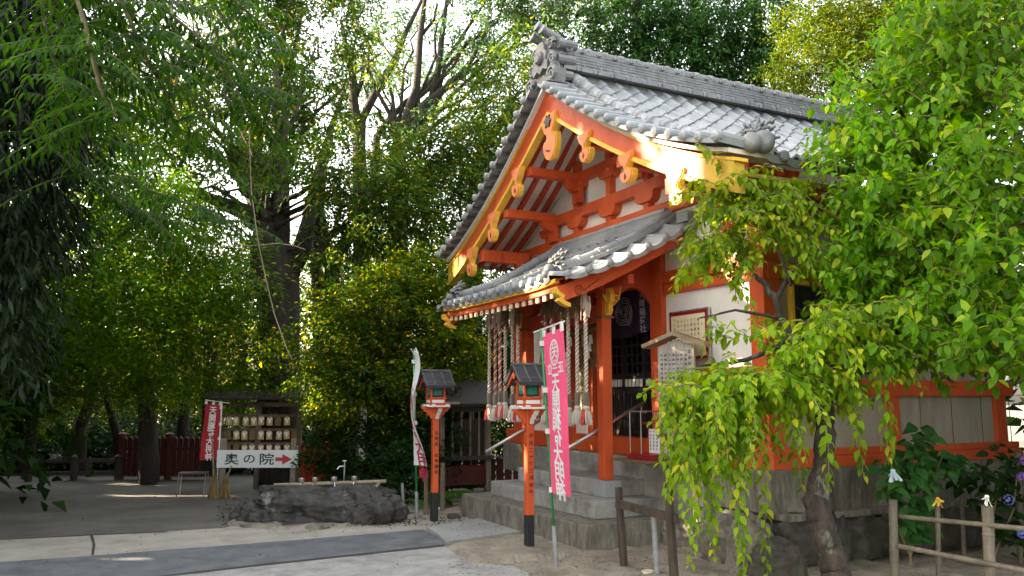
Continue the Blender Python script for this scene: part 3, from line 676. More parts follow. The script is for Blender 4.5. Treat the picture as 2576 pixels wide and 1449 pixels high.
# ---- bell ropes
def strand(mb, x, y, z0, z1, r, ph, turns, rad, n=5):
    k = max(8, int(turns*9)); pts = []
    for i in range(k+1):
        q = i/k; a = ph + q*turns*2*math.pi; pts.append((x+r*math.cos(a), y+r*math.sin(a), z0+(z1-z0)*q))
    mb.tube(pts, rad, n)
def bell_rope(y, zt, zb, redstr, redtas, bell, lab, grp, X=4.75):
    t = thing('bell_rope', lab, 'bell rope', (X, y, zb-.30), grp)
    t2 = zt-.1
    m = MB(); m.tube([(X,y,zb),(X,y,t2)], .013, 6); m.build('gap_shade_core', M_ropec, t)
    for k in range(2):
        m = MB(); strand(m, X, y, zb, t2, .0125, k*math.pi, (t2-zb)/.095, .0125, 6); m.build('rope_strand', M_tasr2 if (redstr and k == 0) else M_rope, t, smooth=True)
    m = MB(); rn = random.Random(int(y*100))
    for k in range(26):      # frayed cloth and straw knot at the top
        a = rn.uniform(0, 6.28); r = rn.uniform(.01, .05); z = rn.uniform(t2-.06, zt)
        m.tube([(X+r*math.cos(a), y+r*math.sin(a), z+.05), (X+r*1.1*math.cos(a+.3), y+r*1.1*math.sin(a+.3), z), (X+r*1.2*math.cos(a+.2), y+r*1.2*math.sin(a+.2), z-rn.uniform(.04,.12))], rn.uniform(.005,.012), 5)
    m.tube([(X, y, t2-.04), (X, y, zt+.05)], .02, 6); m.build('rope_knot', [M_strawd, M_rope][rn.random() < .35], t)
    if bell:
        m = MB(); zz = t2-.05+rn.uniform(-.06,.02); r = .062; yy = y+.07; xx = X+.05
        m.lathe((xx, yy, zz), [(.0,-r*1.05),(r*.6,-r*.85),(r*.95,-r*.35),(r,-.012),(r*1.12,-.010),(r*1.12,.010),(r,.012),(r*.95,r*.35),(r*.6,r*.85),(.012,r*1.05),(.012,r*1.3)], 14); m.tube([(xx, yy, zz+r*1.2), (xx, y, zt+.03)], .005, 5); m.build('bell', M_bell, t, smooth=True)
    m = MB(); m.lathe((X, y, zb-.13), [(.034,0),(.036,.003),(.036,.137),(.034,.14)], 6); m.build('wooden_grip', M_woodg, t)
    m = MB(); m.lathe((X, y, zb-.18), [(.022,0),(.038,.006),(.040,.022),(.034,.04),(.02,.05)], 12); m.build('tassel_head', M_ropew, t, smooth=True)
    mw, mr_ = MB(), MB()
    for k in range(120):
        a = rn.uniform(0, 6.28); r0 = .03*math.sqrt(rn.random()); r1 = .068*math.sqrt(rn.random()); L = rn.uniform(.13,.185)
        tgt = mr_ if (redtas and math.cos(a-2.6) > .45) else mw
        tgt.tube([(X+r0*math.cos(a), y+r0*math.sin(a), zb-.165), (X+(r0*.4+r1*.7)*math.cos(a), y+(r0*.4+r1*.7)*math.sin(a), zb-.165-L*.5), (X+r1*math.cos(a+.05), y+r1*math.sin(a+.05), zb-.165-L)], [.006,.0055,.004], 3, cap=False)
    mw.build('tassel', M_ropew, t)
    if mr_.v: mr_.build('tassel', M_tasr, t)
M_tasr2 = pm('faded_red_strand', (.55,.13,.10), (.42,.09,.07), 30, .9, .2)
ordn = ['first','second','third','fourth','fifth','sixth']
LX = [(1231,0,1,1),(1246,1,0,1),(1258,1,1,0),(1271,0,1,1),(1289,0,0,1),(1303,0,1,0)]; RX = [(1373,1,0,1),(1388,1,0,0),(1413,1,1,1),(1430,0,0,1),(1452,0,0,1),(1474,0,1,0)]
rn = random.Random(8)
for i, (x, a, b, c) in enumerate(LX):
    y = PX(x, 900, 4.75).y; bell_rope(y, 2.74, 1.66+[0,-.01,.03,.03,-.01,0][i], a, b, c, '%s bell rope of the left bunch, with %s tassel' % (ordn[i], 'red and white' if b else 'pale'), 'bell ropes hanging under the porch roof')
for i, (x, a, b, c) in enumerate(RX):
    y = PX(x, 900, 4.75).y; bell_rope(y, 2.72, 1.64+[0,.01,-.02,0,.02,.02][i], a, b, c, '%s bell rope of the right bunch by the pink banner, with %s tassel' % (ordn[i], 'red and white' if b else 'pale'), 'bell ropes hanging under the porch roof')
# straw festoon with folded papers
t = thing('straw_festoon', 'brown hanging straw fringe with zigzag white paper streamers behind the pink banner', 'straw rope', (5.5, 9.3, 2.5))
m = MB(); m.tube([(5.45, 10.0, 2.52), (5.45, 9.1, 2.42), (5.45, 8.35, 2.52)], .04, 8)
rn = random.Random(3)
for k in range(520):
    c = rn.choice((9.95, 9.75, 9.45, 9.05, 8.85, 8.6)); y = c+rn.gauss(0, .012); a = rn.gauss(0, .05)
    m.tube([(5.45+rn.gauss(0,.012), y, 2.45), (5.45+rn.gauss(0,.03), y+a, 2.45-rn.uniform(.35,.52))], .004, 3, cap=False)
m.build('straw', M_strawd, t)
for yy in (9.60, 9.2, 8.7):
    m = MB()
    for k in range(4): m.prism([(-.03,0),(.05,0),(.03,-.11),(-.05,-.11)], (5.40+.004*k, yy+.045*k*(1), 2.38-.09*k), (0,1,0), (0,0,1), (1,0,0), .002)
    m.build('paper_streamer', M_paper, t)
# pale slips and posters on the front wall behind the ropes
t = thing('wall_poster', 'tall cream paper poster on the wall behind the right bunch of bell ropes', 'poster', (5.92, 9.85, 1.9))
m = MB(); m.box((5.915, 9.68, 1.45), (5.925, 9.86, 2.15)); m.build('sheet', M_cream, t)
m = MB(); text(m, '天開稲荷社', (5.913, 9.77, 2.05), (0,-1,0), (0,0,1), .09, .12); m.build('lettering', M_ink, t)
t = thing('wall_poster', 'small white paper slip with a column of black writing by the left porch column', 'poster', (5.92, 10.3, 1.9))
m = MB(); m.box((5.915, 10.30, 1.75), (5.925, 10.42, 2.2)); m.build('sheet', M_paper, t)
m = MB(); text(m, '奉納稲荷社', (5.913, 10.36, 2.14), (0,-1,0), (0,0,1), .05, .08); m.build('lettering', M_ink, t)

# purple door curtain with a swirling white crest
t = thing('door_curtain', 'dark purple curtain with a white wave crest and white characters across the doorway', 'curtain', (6.0, 8.7, 2.5))
def cw(s, q): return Vector((5.985+.018*math.sin(s*19)*(.3+q)+.02*q, 8.20+s*1.3, 2.97-q*(.50+.10*math.sin(s*3.0)))) 
m = MB(); nx, nz_ = 40, 8; vs = [cw(i/nx, j/nz_) for j in range(nz_+1) for i in range(nx+1)]
m.add(vs, [(j*(nx+1)+i, j*(nx+1)+i+1, (j+1)*(nx+1)+i+1, (j+1)*(nx+1)+i) for j in range(nz_) for i in range(nx)]); m.build('cloth', M_purple, t, smooth=True)
def cwarp(p):       # flat (Y, Z) -> just in front of the cloth
    s = (p.y-8.20)/1.3; q = (2.97-p.z)/(.50+.10*math.sin(s*3.0)); c = cw(s, q); return Vector((c.x-.006, c.y, c.z))
m = MB(); text(m, '天開稲荷社', (6, 8.43, 2.88), (0,-1,0), (0,0,1), .10, .105, bold=.02, warp=cwarp)
m.build('characters', M_wcloth2, t)
m = MB()
for arm in range(3):
    for ln in range(5):
        pts = []
        for i in range(16):
            a = arm*2.094+ (i/15)*2.3; r = .03+.032*ln+ (i/15)*.03*(1 if ln > 1 else .4); pts.append(cwarp(Vector((6, 8.84+r*math.cos(a), 2.70+r*math.sin(a)))))
        m.tube(pts, [.005]*16, 4)
m.build('wave_crest', M_wcloth2, t)
# framed notice on the white wall
t = thing('framed_notice', 'cream notice with red border and columns of writing framed on the white wall', 'notice', (5.97, 7.5, 2.3))
m = MB(); m.box((5.945, 7.14, 2.02), (5.975, 7.84, 2.60)); m.build('frame', M_steel, t, bevel=.003)
m = MB(); m.box((5.940, 7.16, 2.04), (5.944, 7.82, 2.58)); m.build('red_border', M_redmat, t)
m = MB(); m.box((5.936, 7.19, 2.07), (5.939, 7.79, 2.545)); m.build('sheet', M_cream, t)
m = MB()
for i, s in enumerate(('十二支守本尊','大切な御縁を','よってこの社は','ご自分の干支','にかかわらず','大開稲荷社へ','て祈願を下さい','御祈祷受付','一心')):
    text(m, s, (5.934, 7.72-.06*i, 2.50-(.02 if i else .0)), (0,-1,0), (0,0,1), .036, .055, bold=.01)
m.build('lettering', M_ink, t)

# ---- lanterns on posts
def lantern(x, y, col, side, lab):
    t = thing('post_lantern', lab, 'lantern', (x, y, 0), 'red wooden lanterns on posts'); o = Vector((x, y, 0))
    def bx(mb, a, b): mb.box(tuple(o+Vector(a)), tuple(o+Vector(b)))
    m = MB(); bx(m, (-.041,-.041,.372), (.041,.041,1.49)); po = m.build('post', M_red, t, bevel=.006)
    m = MB(); text(m, col[0], o+Vector((.004,-.0428,col[1])), (1,0,0), (0,0,1), .052, col[2], bold=.02); text(m, side, o+Vector((-.0428,0,1.26)), (0,-1,0), (0,0,1), .034, .15, bold=.02); m.build('inscription', M_ink, po)
    m = MB(); bx(m, (-.043,-.043,-.05), (.043,.043,.37)); m.build('post_base', M_blackp, t, bevel=.006)
    prof = [(.0,0),(.03,.0),(.05,.045),(.075,.05),(.09,.085),(.12,.09),(.145,.125),(.165,.14),(.165,.155),(0,.155)]
    m = MB()
    for ex in ((1,0,0),(-1,0,0),(0,1,0),(0,-1,0)):
        e = Vector(ex); s_ = Vector((0,0,1)).cross(e)
        m.prism(prof, o+e*.035+Vector((0,0,1.335))-s_*.022, ex, (0,0,1), s_, .044)
    m.build('carved_bracket', M_red, t, bevel=.004)
    m = MB()
    for ex in ((0,-1,0),):
        e = Vector(ex); s_ = Vector((0,0,1)).cross(e)
        m.prism([(.05,0),(.07,.045),(.095,.05),(.11,.085),(.14,.09),(.165,.125),(.185,.14),(.17,.14),(.15,.13),(.13,.10),(.10,.095),(.085,.06),(.06,.055)], o+e*.018+Vector((0,0,1.332))-s_*.024, ex, (0,0,1), s_, .048)
    m.build('white_bracket_edge', M_white, t)
    m = MB(); bx(m, (-.155,-.145,1.492), (.155,.145,1.512)); bx(m, (-.17,-.10,1.505), (-.12,-.05,1.525)); bx(m, (.10,-.155,1.513), (.14,-.12,1.53)); bx(m, (-.145,.06,1.513), (-.115,.13,1.53)); bx(m, (-.10,-.155,1.513), (-.06,-.12,1.53)); m.build('white_shelf', M_white, t)
    m = MB(); bx(m, (-.125,-.115,1.513), (.125,.115,1.532)); bx(m, (-.105,-.095,1.532), (.105,.095,1.60)); bx(m, (-.115,-.105,1.598), (.115,.105,1.622))
    for sx in (-1, 1):
        for sy in (-1, 1): m.cbox(o+Vector((sx*.092, sy*.082, 1.70)), (.026,.026,.16))
    bx(m, (-.12,-.11,1.775), (.12,.11,1.80)); bx(m, (-.09,-.02,1.80), (.09,.02,1.90)); m.build('lantern_body', M_red, t, bevel=.003)
    m = MB(); bx(m, (-.085,-.098,1.545), (.085,-.0955,1.585)); bx(m, (-.108,-.07,1.545), (-.1055,.07,1.585)); m.build('white_panel', M_white, t)
    for ex, w_, d in (((0,-1,0),.078,.084),((0,1,0),.078,.084),((-1,0,0),.068,.094),((1,0,0),.068,.094)):
        e = Vector(ex); r = Vector((0,0,1)).cross(e); c = o+Vector((0,0,1.70)); Mx = Matrix((r, e, Vector((0,0,1)))).transposed().to_4x4(); Mx.translation = c
        m = MB(); m.box((-w_,d-.012,-.075), (w_,d-.006,.075), Mx)
        wo = m.build('window', M_blackp, t)
        m = MB(); m.box((-w_+.02,d-.006,-.055), (w_-.02,d-.003,.055), Mx); m.build('pane', M_teald, wo)
        m = MB(); ww = w_-.022
        for k in range(7): m.box((-ww+2*ww*k/6-.0022,d-.003,-.055), (-ww+2*ww*k/6+.0022,d+.001,.055), Mx)
        for zz in (-.053,-.036,-.012,.012,.036,.053): m.box((-ww,d-.003,zz-.0022), (ww,d+.0016,zz+.0022), Mx)
        m.build('lattice', M_teal, wo)
    # roof: concave sheet metal with standing seams, ridge along X
    prf = [(0,1.965),(.05,1.915),(.095,1.865),(.135,1.82),(.175,1.79),(.20,1.775)]
    for sy in (-1, 1):
        m = MB(); x0, x1 = -.205, .205
        top = [[o+Vector((xx, sy*a, z)) for a, z in prf] for xx in (x0, x1)]; bot = [[o+Vector((xx, sy*(a-.006), z-.035)) for a, z in prf] for xx in (x0, x1)]
        k = len(prf); vs = top[0]+top[1]+bot[0]+bot[1]; fs = []
        for i in range(k-1): fs += [(i,i+1,k+i+1,k+i),(2*k+i,3*k+i,3*k+i+1,2*k+i+1),(i,2*k+i,2*k+i+1,i+1),(k+i,k+i+1,3*k+i+1,3*k+i)]
        fs += [(k-1,3*k-1,4*k-1,2*k-1)]; m.add(vs, fs)
        ro = m.build('roof_sheet', M_copper, t)
        m = MB()
        for xx in (-.20,-.07,.07,.20): m.tube([o+Vector((xx, sy*a, z+.006)) for a, z in prf], .0085, 6)
        for q in (2.6,): 
            a, z = prf[3]; m.bar(o+Vector((x0,sy*a,z+.006)), o+Vector((x1,sy*a,z+.006)), .008, .014)
        m.build('seam', M_copperl, ro)
    m = MB(); m.tube([o+Vector((-.21,0,1.972)), o+Vector((.21,0,1.972))], .016, 8); m.build('roof_ridge', M_copperl, t)
    for sx in (-1, 1):
        m = MB()
        for sy in (-1, 1): m.tube([o+Vector((sx*.175, sy*(a-.004), z-.055)) for a, z in prf], .012, 6)
        m.prism([(-.02,.04),(.02,.04),(.035,.0),(.02,-.035),(0,-.05),(-.02,-.035),(-.035,0)], o+Vector((sx*.185,0,1.86)), (0,1,0), (0,0,1), (1,0,0), .01)
        m.build('gable_trim', M_red, t)
    return t
M_teald = pm('dark_teal', (.012,.13,.105), (.01,.10,.08), 6, .5); M_copperl = pm('seam_metal', (.13,.13,.125), (.08,.08,.08), 12, .4)
lantern(4.20, 8.05, ('平成二十年三月初午', 1.20, .073), '奉納', 'red post lantern with teal windows beside the pink banner, in front of the steps')
lantern(4.06, 10.48, ('古希祝 松島輝男', 1.15, .073), '奉納', 'red post lantern with teal windows beside the stone basin and white banner')

# ---- tall banners
def nobori(name, lab, cat, base, top, fz0, fz1, dirs, width, mat, chars, cmat, csize, mirror, grp, ztop, pole_mat=M_greenp, crest=None, wave=(.02,.0), stub=True, csx=1.0, phase=0, rounded=False):
    base = Vector(base); top = Vector(top); t = thing(name, lab, cat, base, grp)
    ax = lambda q: base.lerp(top, q)
    m = MB(); m.tube([ax(.0 if not stub else .08), ax(1.0)], .0125, 10); m.build('pole', pole_mat, t, smooth=True)
    if stub: m = MB(); m.tube([base-Vector((0,0,.05)), ax(.165)], .023, 10); m.build('pole_socket', M_pipe, t)
    d0, d1 = Vector(dirs[0]).normalized(), Vector(dirs[1]).normalized(); H = fz1-fz0
    def S(s, q):
        zq = fz1-q*H; c = ax((zq-base.z)/(top.z-base.z)); d = d0.lerp(d1, q).normalized(); nn = Vector((-d.y, d.x, 0))
        if rounded: pass
        return c + d*(.02+s*width) + nn*(wave[0]*math.sin(s*5+q*4+phase) + wave[1]*math.sin(q*6.5+phase)*s) + Vector((0,0,.03*s*(1-q)))
    nx, nq = 10, 40; k = nx+1
    m = MB(); m.add([S(i/nx, j/nq) for j in range(nq+1) for i in range(nx+1)], [(j*k+i, j*k+i+1, (j+1)*k+i+1, (j+1)*k+i) for j in range(nq) for i in range(nx)]); m.build('cloth', mat, t, smooth=True)
    m = MB(); a0 = ax(ztop)-d0*.16+Vector((0,0,-.03)); a1 = ax(ztop)+d0*(width+.03)+Vector((0,0,.03)); m.tube([a0, a1], .008, 8); m.build('cross_arm', M_white, t)
    for s in (.06, .5, .94): m = MB(); m.bar(S(s, -.035), S(s, .02), .05, .012, up=(-d0.y, d0.x, 0)); m.build('loop', M_white, t)
    for q in (.06, .36, .62, .985): m = MB(); c = ax((fz1-q*H-base.z)/(top.z-base.z)); m.cbox(c+d0*.012, (.045,.045,.05)); m.build('loop', M_white, t)
    nn = Vector((-d0.y, d0.x, 0)); side = 1 if nn.dot(Vector((0,0,0))-base) > 0 else -1
    for off in (-.004, .004):
        def wp(p):
            s = p.x; q = p.y; c = S(s, q); d = d0.lerp(d1, q).normalized(); n2 = Vector((-d.y, d.x, 0)); return c+n2*off
        m = MB()
        sg = -1 if mirror else 1
        for ch_ in chars:
            txt, s0, q0, size, stp = ch_[:5]
            if len(ch_) > 5: text(m, txt, (s0, q0, 0), (sg/width, 0, 0), (0, -1/H, 0), size, stp, bold=.02, vert=False, warp=wp)
            else: text(m, txt, (s0, q0, 0), (sg/width*csx, 0, 0), (0, -1/H, 0), size, stp, bold=.022, warp=wp)
        # step was given in cloth lengths along -ey
        m.build('characters', cmat, t)
        if crest:
            s0, q0, r = crest
            m = MB(); n = 40
            ring = lambda r0: [wp(Vector((s0+r0*math.cos(2*math.pi*i/n)/width, q0+r0*1.12*math.sin(2*math.pi*i/n)/H, 0))) for i in range(n)]
            A, B_ = ring(r), ring(r*.84); m.add(A+B_, [(i, (i+1)%n, n+(i+1)%n, n+i) for i in range(n)])
            A, B_ = ring(r*.66), ring(r*.60); m.add(A+B_, [(i, (i+1)%n, n+(i+1)%n, n+i) for i in range(n)])
            for i in range(12):
                a = 2*math.pi*i/12; p_ = [wp(Vector((s0+rr_*math.cos(a+da)/width, q0+rr_*1.12*math.sin(a+da)/H, 0))) for rr_, da in ((r*.62,-.10),(r*.8,-.16),(r*.8,.08),(r*.62,.03))]
                m.add(p_, [(0,1,2,3)])
            text(m, '天', (s0, q0, 0), (sg/width, 0, 0), (0,-1/H,0), r*1.05, 1, bold=.03, warp=wp); m.build('crest', cmat, t)
    return t
gb_ = GR(1400, 1425)
dA = xyz(.42, -.91, 0); dB = xyz(.31, -.95, 0)
up_ = AT(1361, 826, gb_.x*math.sin(AZ)+gb_.y*math.cos(AZ)+.02)
nobori('nobori_banner', 'pink banner with large white characters and round crest on a leaning green pole', 'banner', gb_, up_, .70, up_.z-.06, (dA, dB), .46, M_pink,
       [('正一位', .80, .232, .115, .13, 0), ('天開稲荷大明神', .52, .325, .20, .166)], M_wcloth, .17, True, None, 1.0, crest=(.5, .135, .115), wave=(.012, .008))
# ---- more banners
gl = GR(1049, 1308); dl_ = gl.x*math.sin(AZ)+gl.y*math.cos(AZ); tl = AT(1041, 888, dl_)
M_redink = pm('red_dye', (.45,.03,.07), (.38,.02,.05), 8, .7)
nobori('nobori_banner', 'narrow white banner with red characters on a green pole behind the left red lantern', 'banner', gl, tl, .72, tl.z-.03, (xyz(.02,-1,0), xyz(.30,-.95,0)), .34, M_wcloth,
       [('天開稲荷大明神', .5, .34, .20, .18)], M_redink, .17, True, None, 1.0, wave=(.03, .10), phase=1.2)
nobori('nobori_banner', 'dark red banner with white characters beside the votive plaque rack', 'banner', Vector((*AT(545, 1235, 14.7).xy, 0)), Vector((*AT(548, 1235, 14.7).xy, 1.55)), .55, 1.50, (xyz(-.6,-.8,0), xyz(-.8,-.6,0)), .30, M_redcloth,
       [('天開稲荷大明神', .5, .12, .135, .13)], M_wcloth, .12, False, None, 1.0, pole_mat=M_white, stub=False, wave=(.01, .02))
t = thing('small_flag', 'small white flag on a thin wooden pole among the dark bushes behind the stone basin', 'flag', (*AT(897, 1150, 13.5).xy, 0))
b_ = t.location.copy()
m = MB(); m.tube([b_, b_+Vector((0,0,1.35))], .016, 6); m.build('pole', M_woodg, t)
m = MB(); vs = []
for j in range(14):
    q = j/13
    for i in range(4): vs.append(b_+Vector((0,0,1.45-q*.85))+xyz(.03+i*.035+.02*math.sin(q*8), .02*math.sin(i*2+q*7), 0))
m.add(vs, [(j*4+i, j*4+i+1, j*4+i+5, j*4+i+4) for j in range(13) for i in range(3)]); m.build('cloth', M_wcloth, t)

# ---- helper frame: a local set of axes facing the camera (x right, y away, z up) at a photo point
def frame(c, ang=0):
    a = -AZ + ang; return Matrix.Translation(Vector(c)) @ Matrix.Rotation(a, 4, 'Z')
# ---- direction sign
c = Vector((*AT(646, 1200, 13.9).xy, 0)); F_ = frame(c)
t = thing('direction_sign', 'white signboard with black characters and red arrow on two grey posts', 'sign', c)
m = MB(); 
for sx in (-.58, .58): m.cbox((sx, .05, .45), (.085,.06,1.0), F_)
m.build('post', M_woodg, t)
sz0, sz1 = .475, .76
m = MB(); m.box((-.665, -.02, sz0), (.665, .012, sz1), F_); bo = m.build('board', M_signw, t, bevel=.003)
m = MB(); ex = F_.to_3x3() @ Vector((1,0,0)); 
for ch, x, s in (('奥',-.42,.19),('の',-.13,.17),('院',.16,.20)):
    text(m, ch, F_ @ Vector((x, -.0215, .617)), ex, (0,0,1), s, bold=.014, sx=1.28)
m.build('characters', M_ink, bo)
m = MB(); m.prism([(.30,-.03),(.415,-.03),(.415,-.085),(.575,0),(.415,.085),(.415,.03),(.30,.03)], F_ @ Vector((0, -.024, .612)), ex, (0,0,1), F_.to_3x3() @ Vector((0,1,0)), .002); m.build('arrow', M_redink2, bo)
# ---- votive plaque rack
c = Vector((*AT(645, 1200, 15.2).xy, 0)); F_ = frame(c)
t = thing('plaque_rack', 'dark wooden roofed rack hung with rows of votive plaques behind the white sign', 'rack', c)
m = MB()
for sx in (-.74, 0, .74): m.cbox((sx, 0, .78), (.08,.08,1.56), F_)
for z in (.80, 1.05, 1.30): m.box((-.78, -.045, z-.03), (.78, -.01, z+.02), F_)
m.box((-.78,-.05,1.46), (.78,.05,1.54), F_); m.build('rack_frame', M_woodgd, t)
m = MB()
for s in (-1, 1):
    for i in range(12):
        x0 = -.95+i*.16
        vs = [F_ @ Vector(p) for p in ((x0,0,1.72),(x0+.15,0,1.72),(x0+.15,s*.34,1.58),(x0,s*.34,1.58),(x0,0,1.74),(x0+.15,0,1.74),(x0+.15,s*.35,1.61),(x0,s*.35,1.61))]
        m.add(vs, [(0,1,2,3),(7,6,5,4),(0,4,5,1),(2,6,7,3),(1,5,6,2),(3,7,4,0)])
m.build('rack_roof', M_woodd, t)
pf = [(-.052,-.02),(.052,-.02),(.052,.11),(0,.150),(-.052,.11)]; proto = {}
M_plq = pm('plaque_wood', (.60,.38,.16), (.45,.27,.11), 6, .6); M_plqd = pm('old_plaque_wood', (.20,.12,.06), (.13,.08,.04), 6, .7)
rn = random.Random(12)
rows = ['top', 'middle', 'bottom']
for r_, z in enumerate((1.30, 1.05, .80)):
    for i in range(10):
        if rn.random() < .05: continue
        kind = 1 if rn.random() < .68 else 0
        x = -.68+i*.151+rn.uniform(-.015,.015)
        if kind not in proto:
            th = thing('votive_plaque', 'p', 'plaque', (0,0,0))
            m = MB(); m.prism(pf, (0,0,0), (1,0,0), (0,0,1), (0,1,0), .012); m.build('plaque_board', M_plq if kind else M_plqd, th)
            if kind: m = MB(); m.prism([(-.042,.10),(-.032,.13),(-.016,.10),(.016,.10),(.032,.13),(.042,.10),(.0,.0)], (0,-.004,0), (1,0,0), (0,0,1), (0,1,0), .003); m.build('fox_face', M_white, th)
            m = MB(); m.tube([(0,-.002,.13),(0,-.012,.17),(0,.0,.175)], .003, 4); m.build('cord', M_redink, th)
            proto[kind] = th; p_ = th
        else: p_ = copy_tree(proto[kind])
        p_.location = F_ @ Vector((x, -.062, z-.155+rn.uniform(-.006,.006))); p_.rotation_euler = (0, rn.uniform(-.08,.08), -AZ)
        tag(p_, ('votive plaque with a white pointed fox face hanging in the %s row of the rack' if kind else 'plain brown votive plaque without a face hanging in the %s row of the rack') % rows[r_], 'plaque', 'votive plaques on the rack, %s row' % rows[r_])
# ---- bench and bamboo brooms
c = Vector((*AT(484, 1238, 14.1).xy, 0)); F_ = frame(c, .2)
t = thing('low_table', 'small low table with thin pale legs in the shade left of the sign', 'table', c)
m = MB(); m.box((-.22,-.16,.36), (.24,.16,.385), F_); m.build('tabletop', M_woodd, t)
for sx in (-.2, .22):
    for sy in (-.14, .14): m = MB(); m.tube([F_ @ Vector((sx,sy,.36)), F_ @ Vector((sx-.02,sy*1.1,0))], .010, 6); m.build('leg', M_steel, t)
M_broom = pm('bamboo_twigs', (.30,.20,.07), (.18,.11,.04), 30, .8)
for k, (px, ang, lab) in enumerate(((536, -.12, 'straw broom leaning by the left post of the white sign, handle up'), (566, .10, 'short golden straw broom head standing just right of the left sign post'))):
    c = Vector((*AT(px, 1250, 13.75).xy, 0)); t = thing('straw_broom', lab, 'broom', c, 'brooms at the sign post'); rn = random.Random(k)
    m = MB()
    for i in range(140):
        a = rn.uniform(0, 6.28); r = rn.uniform(0, .10); m.tube([c+Vector((rn.gauss(0,.02),rn.gauss(0,.02),.30+rn.gauss(0,.04))), c+Vector((r*.5*math.cos(a), r*.5*math.sin(a), .2)), c+Vector((r*math.cos(a), r*math.sin(a), 0))], .004, 3, cap=False)
    m.build('bristles', M_broom, t)
    m = MB(); m.tube([c+Vector((0,0,.3)), c+xyz(ang*.7, .05, (1.0 if k == 0 else .52))], .012, 6); m.build('handle', M_bamboo, t)
# ---- stone basin with bamboo rail and ladles
def blob(name, c, size, mat, seed=0, amp=.18, fr=1.6, sub=4, flat_top=None, parent=None, rz=0, low=.0, ridged=.0):
    bm = bmesh.new(); bmesh.ops.create_icosphere(bm, subdivisions=sub, radius=1)
    off = Vector((seed*7.3, seed*3.1, seed*5.7)); Rz = Matrix.Rotation(rz, 3, 'Z')
    for v in bm.verts:
        p = v.co.copy(); q = Vector((math.copysign(abs(p.x)**.72, p.x), math.copysign(abs(p.y)**.72, p.y), math.copysign(abs(p.z)**.8, p.z)))
        n_ = mnoise.fractal(q*fr+off, .8, 2.2, 7); n2 = abs(mnoise.noise(q*fr*2.2+off)); n3 = abs(mnoise.noise(q*fr*5+off))
        q *= 1+amp*n_ - ridged*n2 - amp*.28*n3
        if flat_top is not None and q.z > flat_top: q.z = flat_top+(q.z-flat_top)*.18
        q.z = max(q.z, -.6)
        v.co = Rz @ Vector((q.x*size[0], q.y*size[1], q.z*size[2]))
    me = bpy.data.meshes.new(name); bm.to_mesh(me); bm.free(); me.materials.append(mat)
    me.polygons.foreach_set('use_smooth', [True]*len(me.polygons))
    o = bpy.data.objects.new(name, me); COL.objects.link(o); o.location = c
    if parent: o.parent = parent; o.matrix_parent_inverse = parent_inv(parent)
    return o
M_rockd = pm('dark_rock', (.075,.07,.065), (.018,.017,.017), 5, .8, 1.6, 9, c3=(.22,.21,.19), sscale=3.4, slo=.60, shi=.68)
M_rock = pm('grey_rock', (.26,.235,.19), (.10,.09,.072), 3.5, .9, 1.5, 9, c3=(.07,.07,.045), sscale=2.4, slo=.52, shi=.66)
M_rockw = pm('wall_stone', (.085,.075,.062), (.025,.023,.019), 4, .9, 1.6, 9, c3=(.04,.05,.02), sscale=2.0, slo=.56, shi=.68)
bl = Vector((*AT(822, 1275, 11.25).xy, .12))
o = blob('stone_basin', bl, (.93,.50,.38), M_rockd, 2, .26, 1.5, 6, flat_top=.92, rz=-AZ, ridged=.12); tag(o, 'long rough dark boulder basin with bamboo rail across its top', 'stone basin')
o2 = blob('rock_shoulder', bl+xyz(-.78,-.1,-.12), (.34,.42,.26), M_rockd, 6, .28, 1.6, 5, rz=.4, ridged=.12); o2.parent = o; o2.matrix_parent_inverse = parent_inv(o)
o2 = blob('rock_shoulder', bl+xyz(.60,-.05,-.02), (.40,.46,.35), M_rockd, 9, .26, 1.6, 5, flat_top=.9, rz=.1, ridged=.12); o2.parent = o; o2.matrix_parent_inverse = parent_inv(o)
F_ = frame(Vector((bl.x, bl.y, 0)))
p0, p1 = AT(690, 1221, 11.2), AT(972, 1211, 11.3)
t = thing('bamboo_rail', 'thick bamboo pole laid across the top of the stone basin', 'bamboo pole', p0)
m = MB(); n = 7
for i in range(n):
    a, b = p0.lerp(p1, i/n), p0.lerp(p1, (i+1)/n); m.tube([a, a.lerp(b,.02), a.lerp(b,.98), b], [.029,.026,.026,.029], 12)
m.build('pole', M_bamboo, t, smooth=False)
for q in (.12, .90):
    a = p0.lerp(p1, q); m = MB(); m.bar(a+xyz(-.05,0,-.12), a+xyz(.02,0,.04), .015,.015); m.bar(a+xyz(.05,0,-.12), a+xyz(-.02,0,.04), .015,.015); m.build('trestle', M_blackp, t)
m = MB(); m.tube([AT(955,1214,11.25), AT(948,1222,11.05)], .022, 10); m.build('spout', M_bamboo, t)
for k, (q, lx, lab) in enumerate(((.24, -.02, 'first'), (.36, -.06, 'second'), (.53, .04, 'third'), (.71, .0, 'fourth'))):
    a = p0.lerp(p1, q); c = a+Vector((0,0,.055)); t = thing('water_ladle', 'steel water ladle on the bamboo pole, %s from the left' % lab, 'ladle', c, 'ladles resting on the bamboo pole')
    m = MB(); m.lathe(c, [(.034,-.03),(.040,.0),(.042,.024),(.038,.026),(.034,.0),(.03,-.022)], 12); m.build('cup', M_steel, t, smooth=False)
    m = MB(); m.tube([c+Vector((0,0,-.01)), c+xyz(lx, -.10, -.15)], .009, 6); m.build('handle', M_steel, t)
